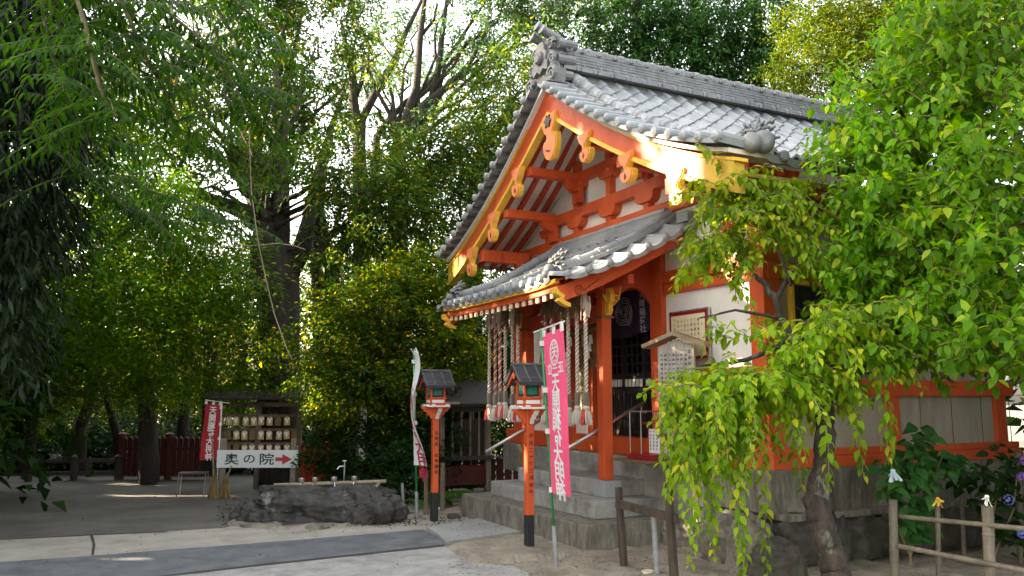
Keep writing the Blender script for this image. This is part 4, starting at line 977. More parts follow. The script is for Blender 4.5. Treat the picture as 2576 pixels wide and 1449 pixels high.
for i, (x, y, sx, rz) in enumerate(((745,1326,.22,.2),(795,1330,.16,-.2),(868,1320,.42,.0),(965,1306,.25,.1),(1025,1300,.15,.4),(655,1325,.24,.1),(1140,1303,.10,0))):
    p = GR(x, y); o = blob('edging_stone', (p.x, p.y, .0), (sx, .14, .065), M_rock if i % 2 else M_rockd, 20+i, .16, 1.5, 3, flat_top=.8, rz=-AZ+rz)
    tag(o, 'flat grey stone edging the ground at the foot of the basin, %s from the left' % ['second','third','fourth','fifth','sixth','first','last'][i], 'edging stone', 'stones edging the basin')
# stakes, pipes, faucet
def stake(name, x, y, h, r, mat, lab, cat, lean=(0,0), grp=None, n=8, z0=0.):
    p = GR(x, y, z0); t = MB(); q = p+xyz(lean[0], lean[1], h); t.tube([p-Vector((0,0,.05)), q], [r*1.05, r*.95], n); o = t.build(name, mat, None, loc=p); tag(o, lab, cat, grp); return o
stake('metal_stake', 1016, 1300, .45, .022, M_pipe, 'grey pipe stake standing at the right end of the stone basin', 'stake', (-.03,0), n=10)
stake('wooden_post', 1071, 1301, .62, .030, M_woodg, 'brown round post hidden behind the left red lantern', 'post', (0,0))
stake('wooden_post', 1113, 1293, .70, .036, M_woodg, 'brown round post just right of the left red lantern, by the fern', 'post', (0,0))
p = GR(1105, 1290); m = MB(); m.lathe(p, [(.028,0),(.03,.02),(.03,.075),(.026,.08)], 12); tag(m.build('tin_can', M_white, None, loc=p), 'small white tin can on the ground behind the left lantern post', 'can')
p = Vector((*AT(866, 1200, 12.6).xy, 0)); m = MB(); m.tube([p, p+Vector((0,0,.62)), p+Vector((0,0,.64))], .014, 8); m.tube([p+Vector((0,0,.60)), p+xyz(-.07,-.03,.60), p+xyz(-.10,-.05,.56)], .012, 8); m.tube([p+Vector((0,0,.64)), p+xyz(.0,0,.68)], .008, 6); m.tube([p+xyz(-.03,0,.68), p+xyz(.03,0,.68)], .007, 6); tag(m.build('water_tap', M_steel, None, loc=p), 'small steel garden tap standing behind the stone basin', 'tap')

# ---- picket fences
def fence(name, lab, a, b, h, n, mat, wd=.07, posts=3, zr=(.2,.75), gap=False):
    a = Vector(a); b = Vector(b); t = thing(name, lab, 'fence', a); L = (b-a).length; d = (b-a).normalized()
    m = MB()
    for i in range(n):
        c = a.lerp(b, (i+.5)/n); m.bar(c+Vector((0,0,.06)), c+Vector((0,0,h)), wd, .025, up=(-d.y, d.x, 0)); m.lathe(c+Vector((0,0,h)), [(wd*.45,0),(wd*.3,.03),(.005,.05)], 6)
    m.build('pickets', mat, t)
    for z in zr: m = MB(); m.bar(a+Vector((0,0,h*z)), b+Vector((0,0,h*z)), .03, .07); m.build('rail', mat, t)
    for i in range(posts): m = MB(); c = a.lerp(b, i/(posts-1)); m.tube([c, c+Vector((0,0,h*1.08)), c+Vector((0,0,h*1.08+.01)), c+Vector((0,0,h*1.08+.03)), c+Vector((0,0,h*1.08+.07))], [.07,.07,.085,.085,.02], 8); m.build('post', mat, t)
M_redf = pm('dark_red_fence_paint', (.10,.014,.010), (.055,.009,.007), 4, .6, .1)  # even red, far darker than the other fence paint
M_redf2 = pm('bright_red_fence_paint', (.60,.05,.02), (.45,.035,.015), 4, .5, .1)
def g0(x, D): v_ = AT(x, 1150, D); return (v_.x, v_.y, 0)
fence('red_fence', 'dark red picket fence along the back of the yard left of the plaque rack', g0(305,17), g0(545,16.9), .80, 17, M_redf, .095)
fence('low_fence', 'low dark wooden rail fence at the far left edge of the yard', g0(-160,16.2), g0(300,16.9), .40, 3, M_woodd, .09, 5, (.35,.95))
fence('red_fence', 'red picket fence half hidden in bushes right of the plaque rack', g0(750,15.8), g0(905,15.5), .72, 10, M_redf2, .11)
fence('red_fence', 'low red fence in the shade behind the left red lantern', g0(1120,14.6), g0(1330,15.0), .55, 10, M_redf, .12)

# ---- small dark wooden shrine on posts behind the left bell ropes
c = Vector((5.55, 13.3, 0))
t = thing('small_shrine', 'small weathered wooden shrine on posts behind the left bunch of bell ropes', 'small shrine', c)
for sx in (-.42, .42):
    for sy in (-.35, .35): m = MB(); m.cbox(c+Vector((sx,sy,.75)), (.08,.08,1.5)); m.build('post', M_woodg, t)
m = MB(); m.cbox(c+Vector((0,0,.62)), (1.0,.85,.07)); m.cbox(c+Vector((.1,0,.95)), (.62,.6,.6)); m.cbox(c+Vector((0,0,1.42)), (1.0,.85,.07)); m.build('shrine_body', M_woodd, t)
m = MB()
for i in range(6): m.cbox(c+Vector((-.46,-.3+i*.12,1.02)), (.025,.025,.78)); m.cbox(c+Vector((-.4+i*.16,-.39,1.02)), (.025,.025,.78))
m.build('railing', M_woodg, t)
m = MB()
for s in (-1, 1):
    m.add([c+Vector(p) for p in ((-.75,0,1.86),(.75,0,1.86),(.75,s*.62,1.47),(-.75,s*.62,1.47),(-.75,0,1.92),(.75,0,1.92),(.75,s*.64,1.52),(-.75,s*.64,1.52))], [(0,1,2,3),(7,6,5,4),(0,4,5,1),(2,6,7,3),(1,5,6,2),(3,7,4,0)])
m.build('shrine_roof', M_woodd, t)
m = MB(); m.box(tuple(c+Vector((-.40,-.33,.18))), tuple(c+Vector((-.36,.33,.50)))); m.box(tuple(c+Vector((-.38,-.37,.18))), tuple(c+Vector((.38,-.34,.50)))); m.build('red_panel', M_redf, t)
m = MB(); m.cbox(c+Vector((-.4,-.66,1.53)), (.34,.03,.04)); m.build('metal_flashing', M_steel, t)

# ---- notice board with little roof
c = GR(1714, 1388); c.z = 0; F_ = Matrix.Translation(c) @ Matrix.Rotation(-AZ-.62, 4, 'Z')
t = thing('notice_board', 'weathered wooden notice board with little gabled roof and black writing, half hidden by drooping leaves', 'notice board', c)
for sx in (-.17, .17): m = MB(); m.cbox((sx, .03, .62), (.055,.055,1.3), F_); m.build('post', M_woodg if sx < 0 else M_woodl, t)
m = MB(); m.prism([(-.21,.98),(.21,.98),(.21,2.16),(0,2.235),(-.21,2.16)], F_ @ Vector((0,-.02,0)), F_.to_3x3() @ Vector((1,0,0)), (0,0,1), F_.to_3x3() @ Vector((0,1,0)), .045); bo = m.build('board', M_boardw, t, bevel=.003)
m = MB(); rn = random.Random(2); pool = '天開稲荷社由緒日本最初御分霊祀神徳高商売繁盛家内安全祈願成就参拝心得守本尊大切人々昔年月山王院'
for i in range(8):
    n_ = 5 if i == 0 else rn.randint(16, 21)
    text(m, ''.join(rn.choice(pool) for _ in range(n_)), F_ @ Vector((.165-.047*i, -.0225, 2.10-.03*(i > 0))), F_.to_3x3() @ Vector((1,0,0)), (0,0,1), .04 if i == 0 else .030, .06 if i == 0 else .049, bold=.012)
m.build('writing', M_ink, bo)
m = MB()
for s in (-1, 1):
    m.add([F_ @ Vector(p) for p in ((0,-.10,2.28),(s*.36,-.10,2.15),(s*.36,.12,2.15),(0,.12,2.28),(0,-.10,2.325),(s*.37,-.10,2.19),(s*.37,.12,2.19),(0,.12,2.325))], [(0,1,2,3),(7,6,5,4),(0,4,5,1),(1,5,6,2),(2,6,7,3)])
m.build('roof', M_roofw, t)

# ---- offering stand with plank, red tray and glass case at the end of the platform
t = thing('offering_stand', 'red lacquer stand with written paper and glass frame beside the steps', 'offering stand', (5.45, 7.65, .93))
m = MB(); m.box((5.22, 7.35, .915), (5.78, 8.02, .94)); m.build('plank', M_woodb, t, bevel=.003)
m = MB(); m.box((5.34, 7.42, .945), (5.74, 7.86, .972)); m.box((5.36, 7.44, .972), (5.72, 7.84, 1.0)); m.box((5.50, 7.43, 1.0), (5.53, 7.46, 1.32)); m.box((5.50, 7.66, 1.0), (5.53, 7.69, 1.32)); m.box((5.44, 7.40, 1.32), (5.66, 7.72, 1.345)); m.build('red_stand', M_redmat, t, bevel=.003)
m = MB(); m.box((5.49, 7.465, 1.01), (5.497, 7.655, 1.27)); m.build('written_paper', M_paper, t)
m = MB(); 
for i in range(3): text(m, '奉納金初穂料', (5.487, 7.625-.06*i, 1.24), (0,-1,0), (0,0,1), .03, .037)
m.build('writing', M_ink, t)
m = MB()
for x, y in ((5.36,7.83),(5.70,7.83),(5.36,7.62),(5.70,7.62)): m.tube([(x, y, 1.0), (x, y, 1.46)], .006, 6)
for a, b in (((5.36,7.83),(5.70,7.83)),((5.36,7.62),(5.70,7.62)),((5.36,7.83),(5.36,7.62)),((5.70,7.83),(5.70,7.62))): m.tube([(*a,1.46),(*b,1.46)], .006, 6)
m.build('case_frame', M_steel, t)

# ---- barrier, pipes at the lower right
t = thing('wood_barrier', 'rough dark wooden barrier of two posts and one sloping rail at the bottom edge', 'barrier', (4.5, 6.7, 0))
pa, pb = GR(1572, 1438), GR(1700, 1490)
ha = AT(1563, 1228, 7.95).z; hb = AT(1688, 1180, pb.x*math.sin(AZ)+pb.y*math.cos(AZ)).z
for p, h, r in ((pa, ha, .04), (pb, hb, .042)): m = MB(); m.tube([p-Vector((0,0,.05)), p+xyz(-.03,0,h*.6), p+xyz(-.045,0,h)], [r*1.0, r*.95, r*.9], 7); m.build('post', M_woodbk, t)
m = MB(); m.bar(AT(1552, 1266, 7.93), AT(1705, 1306, pb.x*math.sin(AZ)+pb.y*math.cos(AZ)-.05), .04, .07); m.build('rail', M_woodbk, t)
stake('grey_pipe', 1655, 1458, .60, .026, M_pipe, 'upright grey metal pipe between the two barrier posts', 'pipe', (-.03,0), n=12)
p = GR(1630, 1456); m = MB(); m.lathe(p, [(.050,-.02),(.052,.06),(.056,.062),(.056,.072),(.046,.072),(.044,.0)], 20); tag(m.build('plastic_pipe_end', M_cream2, None, loc=p), 'short cream pipe end poking up at the bottom of the barrier', 'pipe end')

# ---- boulders and the stone retaining wall under the hall
for i, (x, y, X, s, lab) in enumerate(((1815,1400,5.55,(.30,.34,.34),'rounded tan boulder right of the notice board post'),(1870,1400,5.35,(.26,.22,.36),'tall grey-brown boulder against the stone wall'),(1775,1290,5.95,(.30,.45,.28),'grey boulder behind the foot of the notice board, under the hall'),(1690,1275,5.7,(.28,.30,.24),'pale rough rock at the end of the concrete steps'),(1930,1420,5.3,(.22,.24,.26),'mossy dark boulder left of the leaning tree trunk'))):
    p = PX(x, y, X); o = blob('boulder', (X+.1, p.y, s[2]*.42+.0), s, M_rock if i < 4 else M_rockw, 40+i, .24, 1.3, 5, rz=i, ridged=.10); tag(o, lab, 'boulder', 'boulders along the foot of the hall')
t = thing('stone_wall', 'dark rough stone retaining wall under the side of the hall', 'stone wall', (8, 6.0, 0))
m = MB(); m.box((5.85, 5.98, .45), (12.5, 6.35, .512)); m.build('wall_coping', M_conc2, t, bevel=.01)
m = MB(); m.box((5.95, 6.10, -.02), (12.5, 6.45, .46)); m.build('wall_backing', M_rockw, t)
x = 5.8; i = 0
while x < 10.5:
    w_ = random.Random(i).uniform(.30,.55); 
    if w_:
        o = blob('wall_boulder', (x+w_/2, 6.08, .22), (w_*.58, .20, .28), M_rockw, 60+i, .24, 1.6, 4, parent=t, ridged=.12)
    x += w_*.95; i += 1
# ------------------------------------------------------------------ ground
def sheet(name, pts, z, mat, kind='structure', sub=None, thick=0, bump=0):
    P_ = [GR(x, y) for x, y in pts]; m = MB()
    if thick: m.prism([(p.x, p.y) for p in P_], (0,0,z-thick), (1,0,0), (0,1,0), (0,0,1), thick)
    else: m.add([(p.x, p.y, z) for p in P_], [tuple(range(len(P_)))])
    o = m.build(name, mat, None); o['kind'] = kind; return o
M_soil = pm('yard_soil', (.14,.13,.115), (.075,.069,.06), .9, .95, .6, 30, c3=(.19,.17,.14), sscale=.5, slo=.5, shi=.8, detail=10)
M_sand = pm('sandy_soil', (.34,.295,.235), (.19,.16,.12), 3.0, .95, 1.4, 22, c3=(.13,.115,.08), sscale=1.1, slo=.54, shi=.68, detail=10)
M_cpath = pm('pale_concrete_path', (.44,.405,.345), (.31,.285,.24), 1.8, .9, .6, 60, c3=(.18,.155,.12), sscale=1.2, slo=.52, shi=.8, detail=12)
M_asph = pm('blue_grey_paving', (.19,.205,.215), (.11,.12,.13), 3.2, .9, 1.2, 70, c3=(.30,.29,.27), sscale=1.2, slo=.58, shi=.9, detail=12)
M_pale = pm('pale_gravel_concrete', (.47,.46,.43), (.30,.295,.28), 4, .9, 1.3, 60, c3=(.19,.195,.19), sscale=2.2, slo=.50, shi=.72, detail=12)
M_slab = pm('path_slab', (.33,.335,.32), (.26,.265,.255), 1.5, .9, .25, 60, c3=(.19,.18,.16), sscale=.9, slo=.55, shi=.85)
M_kerb = pm('dark_joint', (.07,.062,.055), (.04,.035,.03), 5, .95, .5)
m = MB(); m.add([(-120,-60,0),(200,-60,0),(200,260,0),(-120,260,0)], [(0,1,2,3)]); o = m.build('ground', M_soil); o['kind'] = 'structure'
sheet('sandy_ground', [(1060,1302),(1165,1296),(1900,1296),(2900,1280),(2900,1700),(900,1700),(1100,1450),(1118,1378),(1060,1340)], .004, M_sand)
sheet('concrete_path', [(-900,1392),(-300,1375),(0,1357),(230,1346),(420,1338),(560,1330),(600,1322),(760,1330),(920,1318),(1040,1309),(1110,1312),(1170,1303),(1250,1303),(1075,1337),(1000,1344),(640,1372),(240,1400),(-300,1440),(-900,1500)], .008, M_cpath)
sheet('paved_strip', [(-900,1482),(-300,1440),(0,1417),(240,1400),(640,1369),(900,1348),(1065,1334),(1100,1352),(1118,1372),(900,1396),(640,1424),(420,1449),(200,1478),(-300,1560),(-900,1700)], .012, M_asph)
sheet('pale_path', [(425,1451),(640,1427),(900,1399),(1118,1376),(1190,1418),(1290,1427),(1330,1445),(1340,1700),(-300,1700),(200,1484)], .010, M_pale)
sheet('path_slab', [(1072,1335),(1252,1303),(1352,1341),(1122,1373),(1100,1352)], .045, M_slab, thick=.06)
sheet('path_joint', [(150,1487),(420,1450),(640,1424.5),(900,1396.5),(1118,1373),(1118,1377),(900,1400.5),(640,1428.5),(425,1453),(170,1488)], .016, M_kerb)
sheet('path_joint', [(226,1349),(234,1349),(240,1372),(236,1399),(229,1400),(233,1372)], .013, M_kerb)
sheet('path_joint', [(0,1358.5),(230,1347),(420,1339),(420,1340.5),(230,1349),(0,1360.5)], .013, M_kerb)
# trodden earth patch under the lantern: an uneven low mound
def mound(name, pts, h, mat, amp=.012, seed=1, n=46):
    P_ = [GR(x, y) for x, y in pts]; x0, x1 = min(p.x for p in P_), max(p.x for p in P_); y0, y1 = min(p.y for p in P_), max(p.y for p in P_)
    poly = [(p.x, p.y) for p in P_]
    def dist(x, y):
        ins = False; dm = 9
        for i in range(len(poly)):
            (ax, ay), (bx, by) = poly[i-1], poly[i]
            if (ay > y) != (by > y) and x < (bx-ax)*(y-ay)/(by-ay)+ax: ins = not ins
            t_ = max(0, min(1, ((x-ax)*(bx-ax)+(y-ay)*(by-ay))/((bx-ax)**2+(by-ay)**2))); dm = min(dm, math.hypot(x-ax-t_*(bx-ax), y-ay-t_*(by-ay)))
        return dm if ins else -dm
    m = MB(); nx, ny = n, n; vs = []
    for j in range(ny+1):
        for i in range(nx+1):
            x = x0-.1+(x1-x0+.2)*i/nx; y = y0-.1+(y1-y0+.2)*j/ny; d = dist(x, y)+.05*mnoise.noise(Vector((x*5, y*5, seed)))
            z = max(0, min(1, d/.07)); z = z*z*(3-2*z)*h + (mnoise.fractal(Vector((x*7, y*7, seed)), 1, 2, 5)*amp if d > 0 else 0) - (.02 if d < -.02 else 0)
            vs.append((x, y, z))
    m.add(vs, [(j*(nx+1)+i, j*(nx+1)+i+1, (j+1)*(nx+1)+i+1, (j+1)*(nx+1)+i) for j in range(ny) for i in range(nx)])
    o = m.build(name, mat, None, smooth=True); o['kind'] = 'structure'; return o
mound('earth_bank', [(1122,1380),(1345,1345),(1400,1352),(1500,1395),(1490,1412),(1400,1409),(1300,1415),(1190,1421)], .055, M_sand, seed=3)
mound('earth_bank', [(1420,1400),(1560,1380),(1660,1345),(1780,1350),(2000,1400),(2300,1430),(2600,1440),(2600,1520),(1500,1520),(1400,1440)], .05, M_sand, .025, 5, 70)
mound('earth_bank', [(560,1322),(700,1338),(900,1327),(1040,1308),(1120,1308),(1165,1300),(1165,1270),(1000,1262),(700,1280)], .045, M_sand, .02, 9, 60)

# ------------------------------------------------------------------ leaves
RN = np.random.default_rng(11)
def unit(a): return a/np.maximum(np.linalg.norm(a, axis=-1, keepdims=True), 1e-9)
def leaf_mesh(name, P, D, N, L, Wd, mat, parent, kind=0, fold=.25, droop=.25):
    D = unit(D); S = unit(np.cross(D, N)); U = np.cross(S, D); L = L[:,None]; Wd = Wd[:,None]; n = len(P)
    if kind == 0:
        V = np.stack([P, P+D*L*.42+S*Wd*.5+U*Wd*fold, P+D*L-U*L*droop*.5, P+D*L*.42-S*Wd*.5+U*Wd*fold], 1)
        F = np.array([[0,1,2,3]]); k = 4
    else:
        m1 = P+D*L*.33; m2 = P+D*L*.68-U*L*droop*.25; tip = P+D*L-U*L*droop
        V = np.stack([P, m1+S*Wd*.48+U*Wd*fold, m2+S*Wd*.36+U*Wd*fold*.7, tip, m2-S*Wd*.36+U*Wd*fold*.7, m1-S*Wd*.48+U*Wd*fold, m1, m2], 1)
        F = np.array([[0,1,6,6],[1,2,7,6],[2,3,7,7],[0,6,5,5],[6,7,4,5],[7,3,4,4]]); k = 8
    V = V.reshape(-1, 3)
    if kind == 0:
        faces = (np.arange(n)[:,None]*4 + F[0][None]).reshape(-1); tot = np.full(n, 4); start = np.arange(n)*4
    else:
        pat = np.array([0,1,6, 1,2,7,6, 2,3,7, 0,6,5, 6,7,4,5, 7,3,4]); cnt = np.array([3,4,3,3,4,3])
        faces = (np.arange(n)[:,None]*8 + pat[None]).reshape(-1); tot = np.tile(cnt, n); start = np.concatenate([[0], np.cumsum(tot)[:-1]])
    me = bpy.data.meshes.new(name); me.vertices.add(len(V)); me.vertices.foreach_set('co', V.astype(np.float32).reshape(-1))
    me.loops.add(len(faces)); me.loops.foreach_set('vertex_index', faces.astype(np.int32)); me.polygons.add(len(tot)); me.polygons.foreach_set('loop_start', start.astype(np.int32))
    me.polygons.foreach_set('loop_total', tot.astype(np.int32)); me.materials.append(mat); me.update(calc_edges=True)
    if kind: me.polygons.foreach_set('use_smooth', np.ones(len(tot), bool))
    o = bpy.data.objects.new(name, me); COL.objects.link(o)
    if parent: o.parent = parent; o.matrix_parent_inverse = parent_inv(parent)
    return o
GAPS = [((5.05,6.35,3.75),.42),((5.02,12.0,3.65),.25),((5.0,7.0,4.3),.12),((5.0,8.35,4.85),.10),((6.0,6.95,2.45),.45),((5.9,6.8,3.05),.2),((4.7,7.4,3.1),.12),((4.75,10.6,2.0),.12),((4.2,8.0,1.75),.10),((4.05,10.5,1.72),.10),((5.5,7.35,.35),.16),((5.4,6.9,.5),.16),((5.2,8.1,1.9),.08)]
GAPS += [(tuple(AT(*p)), r) for *p, r in ((1000,890,14.2,.45),(930,1010,13.9,.4),(1100,700,14.6,.5),(1020,1090,14,.3),(560,870,13.6,.4),(450,640,12.3,.35),(1160,660,14.8,.4),(640,880,14.4,.35),(880,600,15.6,.4),(990,470,15.5,.3),(330,480,11.6,.3),(250,700,12,.3),(1040,800,14.3,.35))]
GAPS += [(tuple(AT(*p)), r) for *p, r in ((170,480,11,.45),(330,560,12,.45),(400,420,12,.4),(640,150,17,.6),(780,120,17,.6),(450,250,15,.5),(1230,300,17.5,.5),(1290,120,20,.7),(1420,60,22,.7))]
GAPS += [(tuple(GR(x, 1412)), .10) for x in (210,260,310,360,410,470)]+[(tuple(GR(x, 1248)), .13) for x in (330,380,430,480,540,570)]+[(tuple(GR(350, 1219)), .1)]
# (point, radius): openings in the crowns that let the low sun through to what is sunlit in the photo
def cut(P, pad=0.):
    keep = np.ones(len(P), bool); s = np.array(SUNV)
    for g, r in GAPS:
        q = P-np.array(g); t = q@s; d = np.linalg.norm(q-t[:,None]*s, axis=1); keep &= ~((d < r+pad) & (t > 2.2))
    return keep
VIEWGAPS = []     # openings in the far canopy where the sky shows
def viewcut(P):
    keep = np.ones(len(P), bool)
    c = np.array(cam.location); f = np.array(xyz(0, 1, 0)); r = np.array(xyz(1, 0, 0)); q = P-c
    y = q@f; x = q@r; z = q[:,2]; cz = y*math.cos(PIT)+z*math.sin(PIT); cy = -y*math.sin(PIT)+z*math.cos(PIT)
    px = CX+FPX*x/cz; py = CY-FPX*cy/cz
    for gx, gy, rx, ry in VIEWGAPS: keep &= ~((((px-gx)/rx)**2+((py-gy)/ry)**2 < RN.uniform(.5, 1.25, len(P))) & (y > 11))
    return keep
def lump_points(c, r, K, shell=.45, flat=0):
    d = unit(RN.normal(size=(K,3))); rad = shell+(1-shell)*RN.random(K)**.6
    wob = 1+.25*np.sin(d[:,0]*5+c[0])+.2*np.cos(d[:,2]*6+c[1])
    P = np.array(c)+d*rad[:,None]*np.array(r)*wob[:,None]; return P, d
def sprays(C, O, n, Ls, droop, L, Wd, side=.8, jit=.25, updn=.35):
    K = len(C); O = unit(O+np.array([0,0,-droop])+RN.normal(size=(K,3))*jit)
    t = np.tile(np.linspace(.05, 1, n), (K,1))+RN.normal(size=(K,n))*.03
    up = unit(np.array([0,0,1.])+RN.normal(size=(K,3))*updn); S = unit(np.cross(O, up))
    sgn = np.where(np.arange(n)%2 == 0, 1., -1.)[None]
    P = C[:,None]+O[:,None]*(t*Ls)[...,None]+S[:,None]*(sgn*.02)[...,None]+RN.normal(size=(K,n,3))*Ls*.10-np.array([0,0,1.])*(t**2*Ls*droop*.5)[...,None]
    D = O[:,None]*.6+S[:,None]*(sgn*side)[...,None]+RN.normal(size=(K,n,3))*.3-np.array([0,0,1.])*droop*.7
    N = up[:,None]+RN.normal(size=(K,n,3))*.35
    k = K*n; ll = L*RN.uniform(.7, 1.25, k)
    return P.reshape(-1,3), D.reshape(-1,3), unit(N.reshape(-1,3)), ll, Wd*ll/L*RN.uniform(.85, 1.15, k)
def limb(mb, a, b, r0, r1, wig=.12, n=7, seed=0):
    a = Vector(a); b = Vector(b); L = (b-a).length; rn_ = random.Random(seed); pts = []
    for i in range(n+1):
        q = i/n; p = a.lerp(b, q)+Vector((0,0,-L*.08*math.sin(math.pi*q)*-1))
        if 0 < i < n: p += Vector([rn_.uniform(-1,1)*wig*L*.35 for _ in range(3)])
        pts.append(p)
    mb.tube(pts, [r0+(r1-r0)*(i/n)**.8 for i in range(n+1)], 7); return pts
M_bark = pm('dark_bark', (.050,.039,.031), (.018,.014,.012), 3, .95, 1.0, 9, stretch=(4,4,1))
M_barkp = pm('plum_bark', (.055,.040,.031), (.017,.013,.011), 5, .95, 1.0, 16, stretch=(3,3,1), c3=(.17,.18,.13), sscale=3, slo=.56, shi=.7)
M_vine = pm('dry_vine', (.24,.20,.13), (.14,.11,.07), 6, .8)
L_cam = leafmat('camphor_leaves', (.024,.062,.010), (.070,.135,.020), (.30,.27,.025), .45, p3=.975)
L_teal = leafmat('blue_green_leaves', (.026,.075,.028), (.07,.14,.055), (.24,.22,.04), .45, p3=.98)
L_dark = leafmat('shade_leaves', (.008,.026,.005), (.022,.056,.010), None, .4)  # darker leaf colour with the shade of the undergrowth put in
L_yel = leafmat('yellow_green_leaves', (.026,.068,.007), (.085,.15,.014), (.42,.34,.03), .5, p3=.94)
L_map = leafmat('maple_leaves', (.030,.090,.007), (.095,.21,.012), (.26,.28,.02), .55, p3=.97)
L_ced = leafmat('cedar_sprays', (.016,.055,.014), (.050,.13,.026), None, .3)
L_gold = leafmat('golden_maple_leaves', (.04,.08,.008), (.09,.13,.012), (.16,.15,.015), .35)
L_near = leafmat('tree_of_heaven_leaflets', (.010,.038,.005), (.032,.095,.008), None, .55)
L_blk = leafmat('dark_conifer_leaves', (.008,.018,.007), (.018,.032,.012), None, .25)
L_plum = leafmat('plum_leaves', (.075,.18,.006), (.24,.38,.012), (.48,.47,.03), .5, .4, p3=.97)
L_plum2 = leafmat('bright_tree_leaves', (.055,.17,.006), (.15,.33,.012), (.34,.44,.03), .5, .4, p3=.96)
L_hyd = leafmat('hydrangea_leaves', (.022,.085,.018), (.045,.13,.028), None, .35)
L_fern = leafmat('fern_fronds', (.03,.10,.02), (.07,.17,.03), None, .4)
CNT = [0]; LAIK = 1.9
def tree(name, label, cat, trunk, lumps, leafm, L=.12, Wd=.05, lai=2.4, n=14, Ls=.42, droop=.25, group=None, base=None, limbs=(), barkm=None, kind=0, shell=.45, side=.8, vc=True, twigs=2, auto=True):
    """trunk: [(x,y,depth,r)...] as seen; lumps: [(x,y,depth,rx,ry)] as seen, in photo pixels"""
    barkm = barkm or M_bark
    tp = [AT(x, y, D) for x, y, D, r in trunk]; tr = [r for *_, r in trunk]
    loc = (tp[0].x, tp[0].y, 0); t = thing(name, label, cat, loc, group)
    mb = MB(); mb.tube(tp, tr, 12)
    for k, lb in enumerate(limbs):
        mb.tube([AT(x, y, D) for x, y, D, r in lb], [r for *_, r in lb], 8)
    allp = []
    for k, lp in enumerate(lumps):
        x, y, D, rx, ry = lp[:5]; c = AT(x, y, D); sc = D/FPX*1.02; r = (rx*sc, max(rx, ry)*sc*.8, ry*sc)
        # rotate radii: x is across the view
        K = max(3, int(LAIK*lai*(lp[5] if len(lp) > 5 else 1)*math.pi*r[0]*r[2]/(L*Wd*.5)/n)); P, d = lump_points((0,0,0), r, K, shell)
        ex, ey = np.array(xyz(1,0,0)), np.array(xyz(0,1,0)); R3 = np.stack([ex, ey, [0,0,1]])
        allp.append(sprays(P@R3+np.array(c), d@R3, n, Ls, droop, L, Wd, side))
        if auto:
            near = min(range(len(tp)), key=lambda i: (tp[i]-c).length+ (0 if i >= len(tp)//2 else 1.5)); s_ = tp[near]
            end = c; limb(mb, s_, end, min(tr[near]*.5, .02+.035*(r[0]+r[2])), .015, seed=k)
            for q in range(twigs): e2 = c+Vector(tuple(float(v_) for v_ in (P[q]@R3)*.8)); limb(mb, c.lerp(s_, .15), e2, .016+.006*r[0], .004, n=4, seed=k*7+q)
    mb.build('trunk', barkm, t, smooth=True)
    A = [np.concatenate([a[i] for a in allp]) for i in range(5)]
    keep = cut(A[0])
    if vc and VIEWGAPS: keep &= viewcut(A[0])
    keep &= A[0][:,2] > .05
    A = [a[keep] for a in A]; CNT[0] += len(A[0])
    leaf_mesh('crown', *A, leafm, t, kind)
    return t

# litter: fallen leaves and pebbles on the ground
def scatter(name, n, reg, L, Wd, mat, z=.02, kind='stuff', lab=None, flat=.15):
    P_ = []
    while len(P_) < n:
        x = RN.uniform(reg[0], reg[1]); y = RN.uniform(reg[2], reg[3]); p = GR(x, y); P_.append((p.x, p.y, z+RN.uniform(0, .006)))
    P_ = np.array(P_); a = RN.uniform(0, 6.28, n); D_ = np.stack([np.cos(a), np.sin(a), RN.normal(size=n)*flat], 1); N_ = np.stack([RN.normal(size=n)*.3, RN.normal(size=n)*.3, np.ones(n)], 1)
    s = RN.uniform(.5, 1.2, n); o = leaf_mesh(name, P_, D_, unit(N_), L*s, Wd*s, mat, None); tag(o, lab, None, None, kind)
def pebbles(name, n, reg, r, mat, lab, z=.01):
    m = MB(); rn_ = random.Random(n)
    for _ in range(n):
        p = GR(rn_.uniform(reg[0], reg[1]), rn_.uniform(reg[2], reg[3])); q = r*rn_.uniform(.4, 1.3); c = Vector((p.x, p.y, z+rn_.uniform(0,.01)))
        m.add([c+Vector((q*rn_.uniform(.7,1.2),0,0)), c+Vector((0,q*rn_.uniform(.7,1.2),0)), c+Vector((-q*rn_.uniform(.7,1.2),0,0)), c+Vector((0,-q*rn_.uniform(.7,1.2),0)), c+Vector((0,0,q*.7)), c-Vector((0,0,q*.5))], [(0,1,4),(1,2,4),(2,3,4),(3,0,4),(1,0,5),(2,1,5),(3,2,5),(0,3,5)])
    tag(m.build(name, mat, None), lab, None, None, 'stuff')
L_lit = leafmat('fallen_leaves', (.10,.06,.02), (.20,.13,.045), (.26,.22,.06), .1)
scatter('leaf_litter', 260, (-100,1300,1200,1449), .030, .015, L_lit, .014, lab='fallen brown leaves scattered on the yard and paths')
scatter('leaf_litter', 700, (1130,2576,1300,1449), .028, .018, L_lit, .05, lab='fallen brown leaves on the sandy ground by the steps')
scatter('ground_leaves', 1500, (550,1180,1255,1330), .04, .025, L_dark, .03, lab='low weeds and fallen leaves around the stone basin')
pebbles('pebbles', 1400, (1130,2576,1330,1470), .010, M_rock, 'small pebbles on the sandy ground by the steps', .045)
pebbles('pebbles', 260, (-100,1180,1200,1345), .012, M_rock, 'small pebbles on the yard soil')
VIEWGAPS += [(735,540,20,55),(1085,250,65,50),(1080,90,45,80),(905,255,35,40),(1130,235,40,35)]
